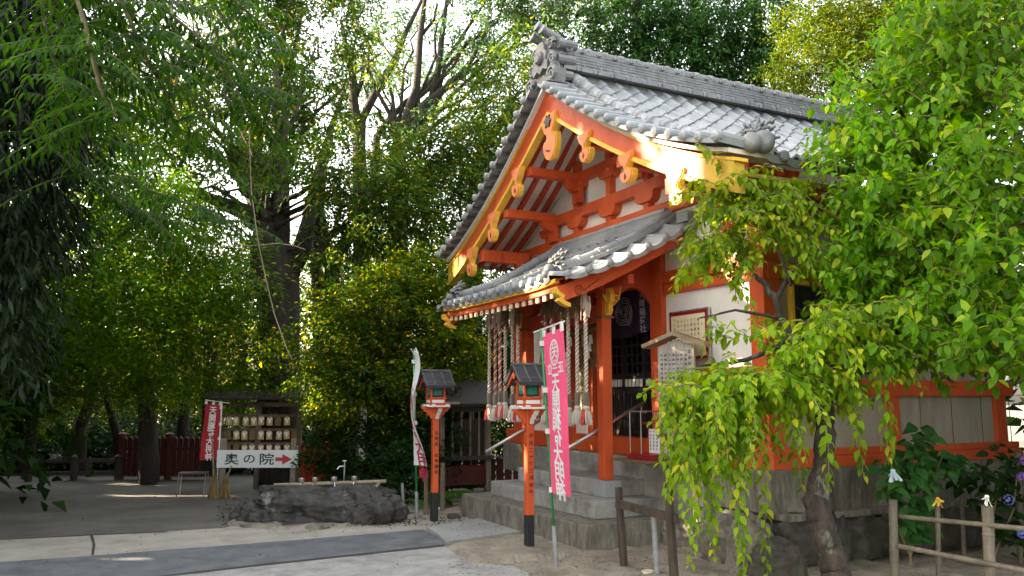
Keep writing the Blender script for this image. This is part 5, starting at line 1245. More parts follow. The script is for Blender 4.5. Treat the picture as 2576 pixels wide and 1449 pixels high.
# great camphor tree with a thick forked trunk
tree('camphor_tree', 'huge dark forked camphor tree trunk with spreading limbs left of centre', 'tree',
     [(712,1235,16,.50),(705,1100,16,.40),(705,900,16,.37),(703,760,16,.40),(690,660,16,.48),(676,600,16,.34),(668,560,16,.22)],
     [(430,140,17,150,130),(620,60,18,170,130),(800,90,17,130,120),(520,330,15,150,120),(660,300,17,130,110),(800,260,18,110,110),(880,430,15,130,110,1.3),(800,520,15,90,80),(960,480,15.5,110,100,1.3),(560,470,14,90,60),(450,470,14,100,70),(590,700,13.5,90,80),(960,130,20,70,60,.8),(760,-90,17,200,100),(520,-80,17,200,100),(640,430,15,60,50,1.2),(730,180,15,60,50),(810,600,15.2,38,60,1.3),(810,500,15.2,40,50,1.2),(350,250,17,150,110,1.0),(250,100,18,150,110,.9),(480,20,18,160,80,.9),(680,200,18,110,90,.9)],
     L_cam, L=.125, Wd=.046, lai=1.55,
     limbs=[[(690,640,16,.30),(705,570,16,.20),(710,480,16.2,.15),(712,380,16.6,.11),(690,250,17,.08),(715,100,17.5,.05),(690,-40,18,.03)],
            [(672,560,16,.24),(620,535,15.6,.18),(560,512,15.2,.13),(490,482,14.8,.08),(440,470,14.5,.04)],
            [(720,680,16,.3),(758,632,16.2,.2),(775,560,16.4,.15),(800,440,17,.11),(830,330,17.5,.07),(865,230,18,.04)],
            [(702,480,16.2,.14),(650,400,16,.09),(600,310,16,.06),(560,230,16,.04)],[(690,600,16,.16),(660,565,15.8,.1),(640,560,15.6,.07)],
            [(700,250,17,.08),(740,130,17.5,.05),(760,30,18,.03)],[(668,570,16,.20),(655,490,16.2,.13),(635,400,16.4,.10),(600,300,16.6,.08),(560,160,17,.05),(520,0,17.4,.03)]])
tree('camphor_tree', 'second dark trunk just right of the huge forked tree, wrapped in bushes', 'tree',
     [(830,1200,17,.36),(828,900,17,.33),(822,760,17,.30),(816,680,17,.28),(808,600,17,.22)],
     [(1010,560,16,110,90,1.4),(880,620,15.5,80,60,1.2),(1000,420,17,80,60,.9)], L_cam, L=.115, Wd=.045, lai=2.4,
     limbs=[[(822,700,17,.24),(850,640,16.8,.16),(880,590,16.6,.1),(930,540,16.4,.06)],[(808,600,17,.2),(800,520,17,.13),(815,420,17.4,.08)]])
tree('tall_thin_tree', 'slender dark slanting stems with blue-green leaves against the sky left of the ridge', 'tree',
     [(1000,900,21,.28),(1000,600,21,.26),(1000,480,21,.25),(1000,370,21,.22)],
     [(950,180,22,55,45,.8),(1030,185,23,70,35,.7),(1240,50,21,130,80,1.2),(1330,-20,21,120,80,1.2),(1215,160,21,80,55,1.0),(1130,130,22,45,30,.6),(1090,330,20,70,40,.8),(870,-40,21,90,50),(1160,-40,22,90,40,.8),(1010,290,22,40,30,.6),(1480,30,24,80,60,.9),(960,40,22,70,60,.9),(1060,30,23,60,40,.5),(1110,180,23,60,50,.5),(1440,70,22,80,60,1.1),(1520,-10,22,90,60,1.1),(1380,20,22,70,60,1.0),(880,190,22,50,60,.9)],
     L_teal, L=.125, Wd=.05, lai=1.5, vc=False, twigs=3,
     limbs=[[(910,760,21,.22),(906,450,21,.2),(903,350,21,.17),(889,258,21,.14),(887,193,21,.11),(873,129,21,.07),(860,60,21,.05)],
            [(906,450,21,.14),(910,300,21.2,.12),(951,221,21.4,.11),(993,152,21.6,.09),(1020,83,21.8,.07),(1057,9,22,.05),(1075,-30,22,.03)],
            [(1000,370,21,.17),(1020,304,21,.13),(1048,221,21,.11),(1057,92,21,.09),(1069,0,21,.06),(1075,-60,21,.04)],
            [(1000,370,21,.18),(1039,295,21,.15),(1085,249,21,.12),(1140,207,21,.09),(1186,152,21,.06),(1209,110,21,.04)],
            [(1085,249,21,.10),(1103,175,21,.09),(1112,92,21,.075),(1124,0,21,.05),(1126,-50,21,.03)],
            [(940,500,22,.14),(947,345,22,.11),(979,300,22,.09),(1020,258,22,.08),(1076,212,22,.07),(1131,138,22,.055),(1205,28,22,.04),(1240,-30,22,.03)],
            [(1000,370,20.8,.12),(1057,341,20.6,.09),(1140,281,20.4,.05),(1200,268,20.2,.03)],[(889,258,21,.08),(912,200,21,.06),(916,130,21,.04)],
            [(1057,92,21,.06),(1092,50,21,.04),(1100,10,21,.03)],[(1300,300,20,.05),(1330,200,20,.04),(1400,80,20,.03)]])
tree('evergreen_tree', 'mid green leafy tree filling the space directly left of the gable roof', 'tree',
     [(1190,1150,17.5,.28),(1185,850,17.5,.24),(1190,600,17.5,.2),(1200,420,17.5,.14)],
     [(1230,260,17.5,90,70),(1160,370,17,110,80,1.2),(1260,400,18,100,110,1.2),(1140,500,16.5,110,80,1.1),(1240,540,18,80,80,1.0),(1090,440,17,70,60),(1310,220,18,60,60),(1200,640,17,90,60),(1340,130,19,60,60,.8)],
     L_cam, L=.12, Wd=.046, lai=2.3, vc=False)
# yellow-green bushes in the middle
for i, (lab, tr, lm, lf) in enumerate([
    ('yellow-green bush lit by the sun below the camphor trunks, reaching the left lantern', [(1000,1200,14.5,.10),(990,1000,14.3,.08),(970,860,14.3,.05)], [(940,770,14.2,120,80),(870,860,14,110,90),(1010,830,14.4,120,100),(900,960,13.8,130,80),(1030,950,14.2,110,80),(980,1040,14,120,60),(850,930,14,60,70),(860,1030,14.3,50,50)], L_yel),
    ('yellow-green bushy tree behind the left end of the gable roof', [(1120,1200,14.8,.12),(1115,1000,14.8,.10),(1110,850,14.8,.07)], [(1060,700,14.6,100,70),(1120,760,14.8,80,80),(1150,700,15,60,50),(1100,860,14.6,90,80),(1160,900,15,60,80),(1010,700,14.8,80,50)], L_yel),
    ('golden lit bush at the foot of the left woods beyond the plaque rack', [(520,1190,15.5,.1),(520,1020,15.5,.08),(520,900,15.5,.05)], [(500,830,13.5,95,60),(430,860,13,60,45),(560,860,14,60,50),(470,620,12.5,60,40),(640,870,14.5,60,50)], L_yel)]):
    tree('leafy_bush', lab, 'bush', tr, lm, lf, L=.085, Wd=.042, lai=2.6, Ls=.32, group='yellow-green bushes under the trees')
# shaded evergreen mass under the canopy
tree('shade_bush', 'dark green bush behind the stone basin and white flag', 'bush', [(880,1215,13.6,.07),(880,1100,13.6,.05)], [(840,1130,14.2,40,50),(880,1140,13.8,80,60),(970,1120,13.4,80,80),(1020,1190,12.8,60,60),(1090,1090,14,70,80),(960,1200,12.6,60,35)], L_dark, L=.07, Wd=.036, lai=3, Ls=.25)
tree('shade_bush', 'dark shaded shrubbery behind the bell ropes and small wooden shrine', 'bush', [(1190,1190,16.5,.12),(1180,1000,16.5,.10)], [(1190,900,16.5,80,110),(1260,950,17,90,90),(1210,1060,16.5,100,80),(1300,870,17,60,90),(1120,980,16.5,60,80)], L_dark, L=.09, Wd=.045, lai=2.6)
# left woods: maples and others
LM = [('spreading green maple in the left woods, its trunk rising behind the red picket fence', [(375,1215,16,.19),(372,1080,16,.17),(366,960,16,.14),(340,860,15.5,.10),(300,780,15,.07)], [(120,500,11,150,70),(300,460,11.5,150,80),(200,620,11,150,70),(400,560,12,120,70),(60,700,11.5,120,60),(300,720,12,150,60),(480,700,13,110,55),(150,820,12,150,50),(380,830,13,110,45)]),
      ('green maple with layered foliage at the far left behind the low fence', [(60,1190,15,.16),(80,1000,15,.13),(130,880,14.5,.09)], [(60,900,13,130,45),(250,900,14,150,45),(100,980,14,120,40),(-80,800,12,120,80),(300,960,15,120,35),(430,930,14.5,100,40)]),
      ('leaning slender tree left of the maple trunk, forked low down', [(303,1200,18,.12),(296,1100,18,.10),(275,1020,18,.08),(262,960,18,.06)], [(240,800,16,110,60),(160,740,16,120,60),(330,640,16,110,60)]),
      ('slender dark tree behind the red fence, near the plaque rack', [(462,1200,18,.15),(460,1080,18,.13),(470,950,18,.11),(480,800,18,.08)], [(520,760,16,110,60),(620,800,16,80,60),(430,760,17,110,60),(620,960,15.5,90,40),(520,960,16,100,35)]),
      ('dark leaning trunk at the far left of the woods', [(196,1190,17,.16),(200,1080,17,.13),(232,1000,17,.1),(245,930,17,.07)], [(20,1030,15,110,35),(200,860,16,120,50),(-100,950,14,150,90)]),
      ('thin dark trunk just left of the plaque rack roof', [(525,1190,18.5,.12),(530,1050,18.5,.11),(540,900,18.5,.09)], [(560,640,16,90,60),(400,380,15,110,80),(250,330,14,110,80)])]
for i, (lab, tr, lm) in enumerate(LM): tree('maple_tree', lab, 'tree', tr, lm, L_map, L=.085, Wd=.030, lai=2.5, n=18, Ls=.42, droop=.15, group='trees in the left woods', side=.9)
tree('shade_bush', 'low dark hedge added behind the picket fence to darken the bright ground', 'hedge', [(200,1190,19,.05),(210,1150,19,.04)], [(x_, 1148, 18.6, 72, 56, 1.6) for x_ in range(-350, 1150, 80)]+[(x_+40, 1060, 21, 60, 45, .5) for x_ in range(-300, 900, 190)], L_dark, L=.12, Wd=.06, lai=2, n=10, Ls=.3, auto=False, vc=False)  # hedge added to cover the sunlit ground with dark leaves
# cedars and golden maple behind the roof
for i, (x, lab) in enumerate(((1600,'dark cedar behind the ridge, nearest the ridge ornament'),(1745,'dark cedar behind the middle of the ridge'),(1900,'dark cedar behind the ridge, beside the golden maple'))):
    tree('cedar_tree', lab, 'tree', [(x,900,22,.30),(x+5,400,22,.24),(x+5,100,22,.16),(x,-150,22,.1)], [(x-50,150,21.5,70,35,1.1),(x+40,120,21.5,75,35,1.1),(x-30,60,21.5,80,30,1.1),(x+30,20,21.5,80,30,1.1),(x,200,21.6,90,35,1.2),(x-20,-40,22,90,40),(x+20,240,22,90,40,1.2),(x+40,90,22,60,40,1)], L_ced, L=.17, Wd=.055, lai=2.9, n=20, Ls=.6, droop=.45, group='cedars behind the shrine roof', vc=False, side=.6)
tree('golden_maple', 'golden-green maple spreading over the far end of the roof ridge', 'tree', [(2120,900,17,.2),(2110,400,17,.16),(2105,200,17,.10)], [(2060,150,16.5,85,45,1.3),(2130,90,16.8,100,55,1.3),(2040,60,17,70,40,1.1),(2180,170,16.5,90,50,1.3),(2090,210,16.2,90,22,1.1),(2200,20,17,120,70,1.2),(2000,190,16.5,50,20,1),(2290,90,17,100,90,1.2)], L_gold, L=.085, Wd=.035, lai=2.6, n=18, Ls=.45, droop=.1, group=None, vc=False)
tree('evergreen_tree', 'dark green trees closing the view beyond the right end of the roof', 'tree', [(2400,900,20,.3),(2400,300,20,.25)], [(2300,0,20,160,120),(2500,100,20,160,140),(2350,250,20,160,120)], L_dark, L=.13, Wd=.06, lai=2.2, vc=False)
# far wood beyond the fence
def far_wood():
    P, O = [], []
    for x in range(-700, 1500, 60):
        D = RN.uniform(27, 40); y = RN.uniform(960, 1120); c = np.array(AT(x, y, D)); r = (2.2, 2.2, 1.6)
        p, d = lump_points(c, r, 150, .3); P.append(p); O.append(d)
        c = np.array(AT(x, y-RN.uniform(100, 200), D+4)); p, d = lump_points(c, (2.4,2.4,1.8), 110, .3); P.append(p); O.append(d)
    P = np.concatenate(P); O = np.concatenate(O); A = sprays(P, O, 10, .7, .2, .22, .10); k = A[0][:,2] > .02
    A = [a[k] for a in A]; CNT[0] += len(A[0]); o = leaf_mesh('far_wood', *A, L_far, None); tag(o, 'sunlit yellow-green far woodland glimpsed between the trunks', 'woodland', None, 'stuff')
L_far = leafmat('far_wood_leaves', (.09,.14,.02), (.20,.26,.035), (.34,.30,.05), .55)
far_wood()
def back_trees():
    for k, (x, D, yt) in enumerate(((-420,33,560),(-200,30,600),(20,34,560),(230,30,620),(430,33,600),(600,30,640),(860,31,680),(1000,33,640),(-620,30,560))):
        ls = []; y = 1090
        while y > yt:
            ls += [(x+RN.uniform(-70,70), y, D+RN.uniform(-1.5,1.5), 120, 60, .8)]; y -= 62
        tree('background_tree', 'shaded broad-leaved tree in the row closing the back of the woods, %s from the left' % ['second','third','fourth','fifth','sixth','seventh','eighth','ninth','first'][k], 'tree', [(x,1120,D,.2),(x+8,900,D,.16),(x,yt,D,.06)], ls, L_back, L=.24, Wd=.11, lai=1.2, n=12, Ls=.8, group='trees closing the back of the woods', vc=False, twigs=1)
L_back = leafmat('back_row_leaves', (.018,.05,.008), (.055,.11,.014), (.20,.22,.03), .45, p3=.93)
back_trees()
# unseen trees added outside the frame to block low sun and sky light
def shade_tree(lab, X, Y, r, zs):
    t = thing('evergreen_tree', lab, 'tree', (X, Y, 0), 'unseen trees added for shade'); m = MB(); m.tube([(X,Y,-.1),(X+.1,Y,zs*.4),(X,Y+.1,zs*.95)], [.3,.24,.08], 10); m.build('trunk', M_bark, t, smooth=True); al = []
    k = 0; z = 1.6
    while z < zs:
        for q in range(3):
            a = k*2.4+q*2.1; c = np.array((X+r*.42*math.cos(a), Y+r*.42*math.sin(a), z+.3*q)); rr_ = np.array((r*.62, r*.62, 1.25))*(1-.35*(z/zs)**3)
            P, d = lump_points(c, rr_, int(150*r*r/9), .35); al.append(sprays(P, d, 12, .8, .3, .27, .13))
        z += 1.35; k += 1
    A = [np.concatenate([a[i] for a in al]) for i in range(5)]; keep = cut(A[0], .12); A = [a[keep] for a in A]; CNT[0] += len(A[0]); leaf_mesh('crown', *A, L_dark, t)
for i, (b_, a_, r, zs) in enumerate(((-4.3,14.0,3.0,10),(-8.5,14.0,3.2,12),(-8.5,19.5,3.4,13),(-4.5,9.5,2.6,9.5),(-12.5,17.5,3.6,14),(-9.5,10,3,12),(-6,18.8,2.8,13))):
    shade_tree('broad dark evergreen added beyond the left edge to block the sun, %s from the hall' % ['nearest','fourth','fifth','second','farthest','sixth','third'][i], b_, a_, r, zs)
for k_, (cx_, cy_, r, zs) in enumerate(((-15.5,18.5,3.0,10),(-19,23,3.6,12),(-14.5,14.0,2.6,7))):
    p = xyz(cx_, cy_, 0); shade_tree('dense evergreen added outside the left edge to shade the ground, %s of three' % ['middle','farthest','nearest'][k_], p.x, p.y, r, zs)
for k_, (cx_, cy_, r, zs) in enumerate(((7.6,6.6,2.2,6),(9.6,10.5,2.6,8))):
    p = xyz(cx_, cy_, 0); shade_tree('leafy tree added beyond the right edge to dim the light, %s from the fence' % ['nearest','second','third'][k_], p.x, p.y, r, zs)
# near dark conifer at the upper left corner
tree('dark_conifer', 'black-green drooping conifer filling the upper left corner', 'tree', [(-120,1500,5.2,.16),(-80,900,5.2,.14),(-60,200,5.2,.10),(-40,-200,5.2,.06)], [(20,60,5.2,110,110,1.5),(40,220,5.3,100,90,1.5),(110,150,5.6,70,110,1.1),(20,430,5.2,55,120,1.1),(-20,600,5.2,60,120,1.1),(150,-30,5.2,120,70,1.4),(60,330,5.2,90,80,1.2),(0,840,5.4,40,90,.9),(60,480,5.5,70,120,2.2),(20,700,5.6,60,110,2),(90,130,5.3,90,120,2.2),(140,300,5.6,50,90,1.1),(200,40,5.4,60,60,1)], L_blk, L=.11, Wd=.022, lai=2.6, n=22, Ls=.35, droop=.8, vc=False, side=.5)
# overhanging pinnate fronds, close to the camera
def fronds():
    t = thing('overhanging_branch', 'drooping dark branches with long feathery compound leaves hanging into the upper left', 'branch', tuple(AT(250,-150,4)))
    mb = MB(); rn_ = random.Random(5); PP, DD, NN, LL, WW = [], [], [], [], []
    br = [[(150,-120,3.6),(215,60,3.6),(262,250,3.7),(305,300,3.7)],[(330,-150,4.2),(420,30,4.2),(520,110,4.3),(600,230,4.4),(640,330,4.5)],[(240,-140,3.8),(330,60,3.9),(380,170,4),(470,330,4.2)],[(90,-100,4.2),(120,120,4.3),(180,260,4.5),(250,420,4.8)],[(420,-120,5),(560,-20,5),(660,60,5.2),(720,110,5.2)],[(60,300,5),(180,420,5.2),(320,520,5.5),(440,560,5.6)],[(250,420,6),(380,480,6.3),(500,520,6.5),(600,570,6.6)]]
    for b in br:
        pts = [AT(*p) for p in b]; fine = []
        for i in range(len(pts)-1):
            for q in range(6): fine.append(pts[i].lerp(pts[i+1], q/6))
        mb.tube(fine, [.012*(1-.75*i/len(fine)) for i in range(len(fine))], 6)
        for i, p in enumerate(fine):
            for rep in range(2):
                if rn_.random() < .22: continue
                dr = Vector((rn_.gauss(0,1), rn_.gauss(0,1), -.15+rn_.gauss(0,.35))).normalized(); L = rn_.uniform(.30,.55); k = 11; ps = []
                for j in range(k+1):
                    q = j/k; ps.append(p+dr*L*q+Vector((0,0,-.32*L*q*q)))
                mb.tube(ps, .0022, 4, cap=False)
                for j in range(1, k+1):
                    d = (ps[j]-ps[j-1]).normalized(); s_ = d.cross(Vector((0,0,1)))
                    s_ = s_.normalized() if s_.length > .01 else Vector((1,0,0))
                    for sg in (-1, 1):
                        ld = (s_*sg+d*.55+Vector((0,0,-.35-rn_.random()*.4))); PP.append(ps[j]); DD.append(ld); NN.append(Vector((rn_.gauss(0,.2), rn_.gauss(0,.2), 1))+d*.2); LL.append(rn_.uniform(.065,.095)*(1-.3*abs(j/k-.4))); WW.append(.021)
    mb.build('branches', M_vine2, t)
    A = [np.array([tuple(v_) for v_ in PP]), np.array([tuple(v_) for v_ in DD]), unit(np.array([tuple(v_) for v_ in NN])), np.array(LL), np.array(WW)]; kp = cut(A[0]); A = [a[kp] for a in A]
    CNT[0] += len(A[0]); leaf_mesh('leaflets', *A, L_near, t, 1)
M_vine2 = pm('green_brown_twigs', (.09,.085,.04), (.05,.045,.02), 8, .8)
fronds()
VN = [('thick looping brown vine hanging in the upper left', [(184,-60,4),(200,20,4),(222,110,4),(248,210,4),(262,262,4.1),(290,292,4.2),(340,306,4.3),(392,309,4.4),(424,290,4.4),(438,250,4.4),(444,200,4.4),(440,110,4.5),(432,60,4.5),(433,-60,4.6)], .009),
      ('long pale cord-like vine hanging straight down in front of the forked camphor trunk', [(590,-60,6),(610,120,6),(625,300,6.1),(632,480,6.2),(648,600,6.2),(668,700,6.3),(690,790,6.3),(722,880,6.3),(735,905,6.3)], .0045),
      ('thin pale horizontal vine crossing the forked camphor trunk', [(330,600,7),(440,612,7),(540,622,7),(640,618,7),(700,612,7.1),(740,618,7.2),(768,628,7.2)], .0045),
      ]
for lab, pts, r in VN:
    P_ = [AT(*p) for p in pts]; m = MB(); m.tube(P_, r, 6); tag(m.build('hanging_vine', M_vine, None, smooth=True, loc=P_[0]), lab, 'vine')

# ---- strands of hanging shoots for the weeping plum and the bright tree
def shoots(name, starts, mat, parent, L=.075, Wd=.045, pitch=.034, droopk=1.0, stem=.0032, seed=1, kind=1, twist=.25, hang=.9, smat=None, colr=None):
    rn_ = random.Random(seed); mb = MB(); PP, DD, NN, LL, WW = [], [], [], [], []
    for (p0, d0, ln) in starts:
        p = Vector(p0); d = Vector(d0).normalized(); n = max(3, int(ln/pitch)); pts = [p.copy()]; side = rn_.choice((-1,1)); rot = rn_.uniform(0, 6.28)
        for i in range(n):
            q = i/n; d = (d + Vector((0,0,-droopk*pitch*2.2)) + Vector((rn_.gauss(0,.03), rn_.gauss(0,.03), rn_.gauss(0,.02)))).normalized(); p = p+d*pitch; pts.append(p.copy())
            s_ = d.cross(Vector((math.cos(rot), math.sin(rot), .3)))
            s_ = s_.normalized() if s_.length > .05 else Vector((1,0,0))
            rot += 2.4*twist; side = -side; sz = (.55+.45*min(1, (1-q)*2.5))*rn_.uniform(.75,1.2)
            ld = (s_*side*.9+d*.35+Vector((0,0,-hang))+Vector((rn_.gauss(0,.22), rn_.gauss(0,.22), rn_.gauss(0,.15))))
            nn = Vector((-.25, -.45, .75))+s_*side*.5+Vector((rn_.gauss(0,.35), rn_.gauss(0,.35), rn_.gauss(0,.25)))
            PP.append(p+s_*side*.012); DD.append(ld); NN.append(nn); LL.append(L*sz); WW.append(Wd*sz*rn_.uniform(.85,1.1))
        mb.tube(pts[::2]+([pts[-1]] if len(pts) % 2 == 0 else []), stem, 4, cap=False)
    mb.build('twigs', smat or M_twig, parent)
    A = [np.array([tuple(v_) for v_ in PP]), np.array([tuple(v_) for v_ in DD]), unit(np.array([tuple(v_) for v_ in NN])), np.array(LL), np.array(WW)]
    keep = cut(A[0]) & (A[0][:,2] > .03); A = [a[keep] for a in A]
    CNT[0] += len(A[0]); leaf_mesh(name, *A, mat, parent, kind, fold=.16, droop=.18)
M_twig = pm('green_twig', (.20,.17,.07), (.13,.10,.04), 8, .7)
# weeping plum
tb = AT(2104,1560,6.4)
t = thing('weeping_plum_tree', 'weeping tree with crooked grey trunk and drooping bright leaves in front of the hall corner', 'tree', (tb.x, tb.y, 0))
mb = MB()
def pth(pp, rr, seed=0, n=10, wig=.012):
    P_ = [AT(*p) for p in pp]; out = []; R_ = []; rn_ = random.Random(seed)
    for i in range(len(P_)-1):
        for q in range(n):
            out.append(P_[i].lerp(P_[i+1], q/n)+Vector((rn_.gauss(0,wig), rn_.gauss(0,wig), 0))*(.6 if q else .2)); R_.append((rr[i]+(rr[i+1]-rr[i])*q/n)*rn_.uniform(.93,1.08))
    out.append(P_[-1]); R_.append(rr[-1]); mb.tube(out, R_, 12)
pth([(2112,1560,6.4),(2104,1450,6.5),(2092,1390,6.55),(2062,1320,6.6),(2052,1262,6.65),(2070,1180,6.7),(2078,1090,6.75),(2076,1030,6.8),(2066,960,6.8)], [.115,.11,.10,.095,.10,.082,.078,.075,.062], 3, 6)
pth([(2066,980,6.8),(2046,920,6.9),(2030,890,7),(1995,850,7.1),(1965,800,7.2),(1950,750,7.2),(1925,715,7.3),(1895,690,7.3)], [.05,.045,.04,.038,.034,.03,.028,.018], 4, 5)
pth([(1950,750,7.2),(1985,700,7.3),(2010,660,7.3)], [.024,.018,.01], 5, 5); pth([(1995,850,7.1),(1940,880,7),(1880,905,6.9),(1820,915,6.8),(1760,920,6.7)], [.026,.022,.018,.014,.008], 6, 5)
pth([(2066,960,6.8),(2110,920,6.7),(2140,905,6.6),(2170,870,6.6),(2230,860,6.5)], [.045,.038,.03,.022,.014], 7, 5); pth([(2030,890,7),(2060,850,7),(2100,820,7)], [.03,.02,.01], 8, 5)
pth([(1990,720,7.2),(1940,580,7.3),(1900,520,7.3)], [.014,.01,.006], 9, 5); pth([(1965,800,7.2),(1850,780,7.1),(1760,800,7)], [.016,.011,.006], 10, 5)
mb.build('trunk', M_barkp, t, smooth=True)
rn = random.Random(77); ST = []
def sprout(n, xr, yr, Dr, dx, lnr, up=.3):
    for _ in range(n):
        x = rn.uniform(*xr); y = rn.uniform(*yr); D = rn.uniform(*Dr); sdx = rn.uniform(*dx)
        ST.append((AT(x, y, D), xyz(sdx, rn.uniform(-.6,.4), up+rn.uniform(-.2,.25)), rn.uniform(*lnr)))
sprout(64, (1800,1950), (460,560), (7.3,7.8), (-.45,.45), (.35,.7), .25)
sprout(48, (1760,1900), (590,700), (7.3,7.8), (-.45,.15), (.25,.55), .15)
sprout(28, (1900,1985), (540,640), (7.3,7.8), (-.1,.4), (.35,.65), .2)
sprout(16, (1940,2080), (660,700), (7.3,7.7), (0,.5), (.12,.28), .1)
sprout(10, (1990,2060), (450,500), (7.3,7.7), (0,.4), (.12,.3), .2)
sprout(8, (1900,1960), (800,860), (7,7.4), (-.3,.3), (.15,.3), .1)
sprout(10, (1790,1880), (820,860), (6.9,7.2), (-.4,.1), (.08,.2), .1)
sprout(84, (1780,1960), (945,1020), (6.5,7.2), (-.35,.4), (.45,.85), .15)
sprout(80, (1725,1860), (985,1080), (6.4,7.0), (-.3,.1), (.35,.7), .0)
sprout(50, (1960,2080), (930,1010), (6.5,7.2), (-.2,.5), (.3,.55), .2)
sprout(70, (2040,2230), (800,880), (6.4,7.1), (-.4,.6), (.3,.65), .25)
sprout(34, (1950,2120), (880,960), (6.4,7.0), (-.5,.5), (.25,.5), .2)
sprout(12, (2140,2240), (880,960), (6.5,7.0), (-.2,.5), (.3,.5), .2)
for x, y, L_ in ((1668,985,.58),(1680,1010,.4),(1735,1090,1.0),(1765,1120,.8),(1805,1100,.55),(1895,1060,1.35),(1880,1100,1.15),(1850,1130,.8),(2080,1060,.5),(1995,1080,.5),(2150,1010,.6),(2230,980,.6),(2240,1020,.45),(1720,1060,.75),(1770,1030,1.1),(1780,1010,1.2)):
    ST.append((AT(x, y, rn.uniform(6.3,6.8)), Vector((rn.gauss(0,.1), rn.gauss(0,.1), -1)), L_))
shoots('hanging_foliage', ST, L_plum, t, L=.092, Wd=.052, pitch=.029, droopk=1.5, seed=5)
# bright green tree at the right edge
tb = AT(2900,1600,7.4)
t = thing('bright_green_tree', 'large bright green leafy tree filling the right edge in front of the hall roof', 'tree', (tb.x, tb.y, 0))
mb = MB()
pth([(2900,1600,7.4),(2780,1250,7.4),(2640,1000,7.4),(2500,860,7.5),(2370,790,7.6),(2270,730,7.6),(2240,640,7.6),(2280,520,7.5),(2330,380,7.4),(2380,200,7.3)], [.12,.11,.10,.09,.075,.065,.055,.05,.04,.025], 11, 6)
for k_, b in enumerate(([(2240,700,7.6),(2180,560,7.4),(2120,480,7.3)],[(2280,560,7.5),(2400,480,7),(2500,380,6.6)],[(2370,790,7.6),(2400,680,7.2),(2480,620,6.6)],[(2330,380,7.4),(2250,260,7.2),(2180,200,7)],[(2500,860,7.5),(2500,820,7.2),(2540,780,6.5)],[(2380,200,7.3),(2480,80,7),(2540,-60,6.8)],[(2270,730,7.6),(2180,740,7.5),(2110,720,7.5)])): pth(b, [.035,.022,.008], 20+k_, 6)
mb.build('trunk', M_barkp, t, smooth=True)
ST = []
def puff(n, x, y, D, rx, ry, lnr=(.2,.45)):
    for _ in range(int(n*1.7)):
        a = rn.uniform(0, 6.28); r = math.sqrt(rn.random()); ST.append((AT(x+rx*r*math.cos(a), y+ry*r*math.sin(a), D+rn.uniform(-.5,.5)), xyz(math.cos(a)*.8*r+rn.gauss(0,.3), -.35+rn.gauss(0,.5), .55-math.sin(a)*.4*r+rn.gauss(0,.2)), rn.uniform(*lnr)))
for a in ((44,2190,640,7.4,60,45),(44,2230,520,7.3,90,60),(44,2140,400,7.6,50,45),(50,2240,330,7.3,90,80),(54,2360,420,7.0,110,90),(50,2370,230,7.0,110,80),(44,2480,120,6.8,110,90),(40,2420,30,6.9,120,60),(54,2490,300,6.6,110,90),(60,2500,500,6.4,110,90),(60,2380,620,6.8,110,80),(56,2520,700,6.3,100,90),(56,2400,800,6.6,110,70),(48,2270,740,7.2,90,70),(44,2180,760,7.4,80,50),(40,2510,880,6.2,90,60),(40,2200,860,7.2,80,40),(30,2330,890,6.9,100,40),(14,2150,560,7.5,40,35),(20,2560,950,6.2,60,50),(40,2350,120,7.2,110,60),(16,2180,230,7.3,50,40),(30,2180,700,7.5,50,30)):
    puff(*a)
for x, y, dx, dz, ln in ((2110,480,-.2,1,.5),(2300,260,-.15,1,.75),(2155,190,.0,1,.3),(2420,200,-.1,1,.8),(2200,300,-.5,.7,.5),(2440,60,-.2,1,.6),(2070,450,-.4,.8,.3)): ST.append((AT(x, y, 6.8), xyz(dx, -.2, dz), ln))
shoots('leaves', ST, L_plum2, t, L=.108, Wd=.060, pitch=.030, droopk=.75, seed=9, hang=.35, twist=.5)
# hydrangea bush, flower heads
def bush_leaves(name, lab, cat, stems, mat, lumps, L, Wd, n, seed=0):
    r0 = AT(*stems[0][0]); t = thing(name, lab, cat, (r0.x, r0.y, 0)); m = MB()
    for s_ in stems: m.tube([AT(*p) for p in s_], [.012, .009, .005][:len(s_)] if len(s_) == 3 else .008, 6)
    m.build('stems', M_twig, t); P_, D_, N_, L_, W_ = [], [], [], [], []; rn_ = random.Random(seed)
    for x, y, D, rx, ry, k in lumps:
        for _ in range(k):
            a = rn_.uniform(0,6.28); r = math.sqrt(rn_.random()); p = AT(x+rx*r*math.cos(a), y+ry*r*math.sin(a), D+rn_.uniform(-.25,.25)); a2 = rn_.uniform(0, 6.28)
            P_.append(tuple(p)); D_.append(tuple(xyz(math.cos(a2), -abs(math.sin(a2))*.6, rn_.uniform(-.5,.15)))); N_.append(tuple(xyz(rn_.gauss(0,.3), -.5+rn_.gauss(0,.3), 1))); s = rn_.uniform(.6,1.15); L_.append(L*s); W_.append(Wd*s)
    leaf_mesh('foliage', np.array(P_), np.array(D_), unit(np.array(N_)), np.array(L_), np.array(W_), mat, t, 1, fold=.12, droop=.3); CNT[0] += len(P_); return t
th = bush_leaves('hydrangea_bush', 'broad-leaved green hydrangea growing between the plum trunk and the bamboo fence', 'bush', [[(2290,1420,8.0),(2290,1250,8),(2300,1110,8)],[(2290,1400,8),(2330,1250,8),(2370,1150,8)],[(2290,1400,8),(2240,1280,8),(2235,1200,8)]], L_hyd, [(2300,1110,8.0,45,40,40),(2260,1170,8,50,40,46),(2340,1170,8,70,40,50),(2290,1230,7.9,70,40,60),(2300,1300,7.9,50,45,40),(2390,1160,8.2,50,25,26),(2310,1340,7.9,30,25,14)], .15, .10, 1, 4)
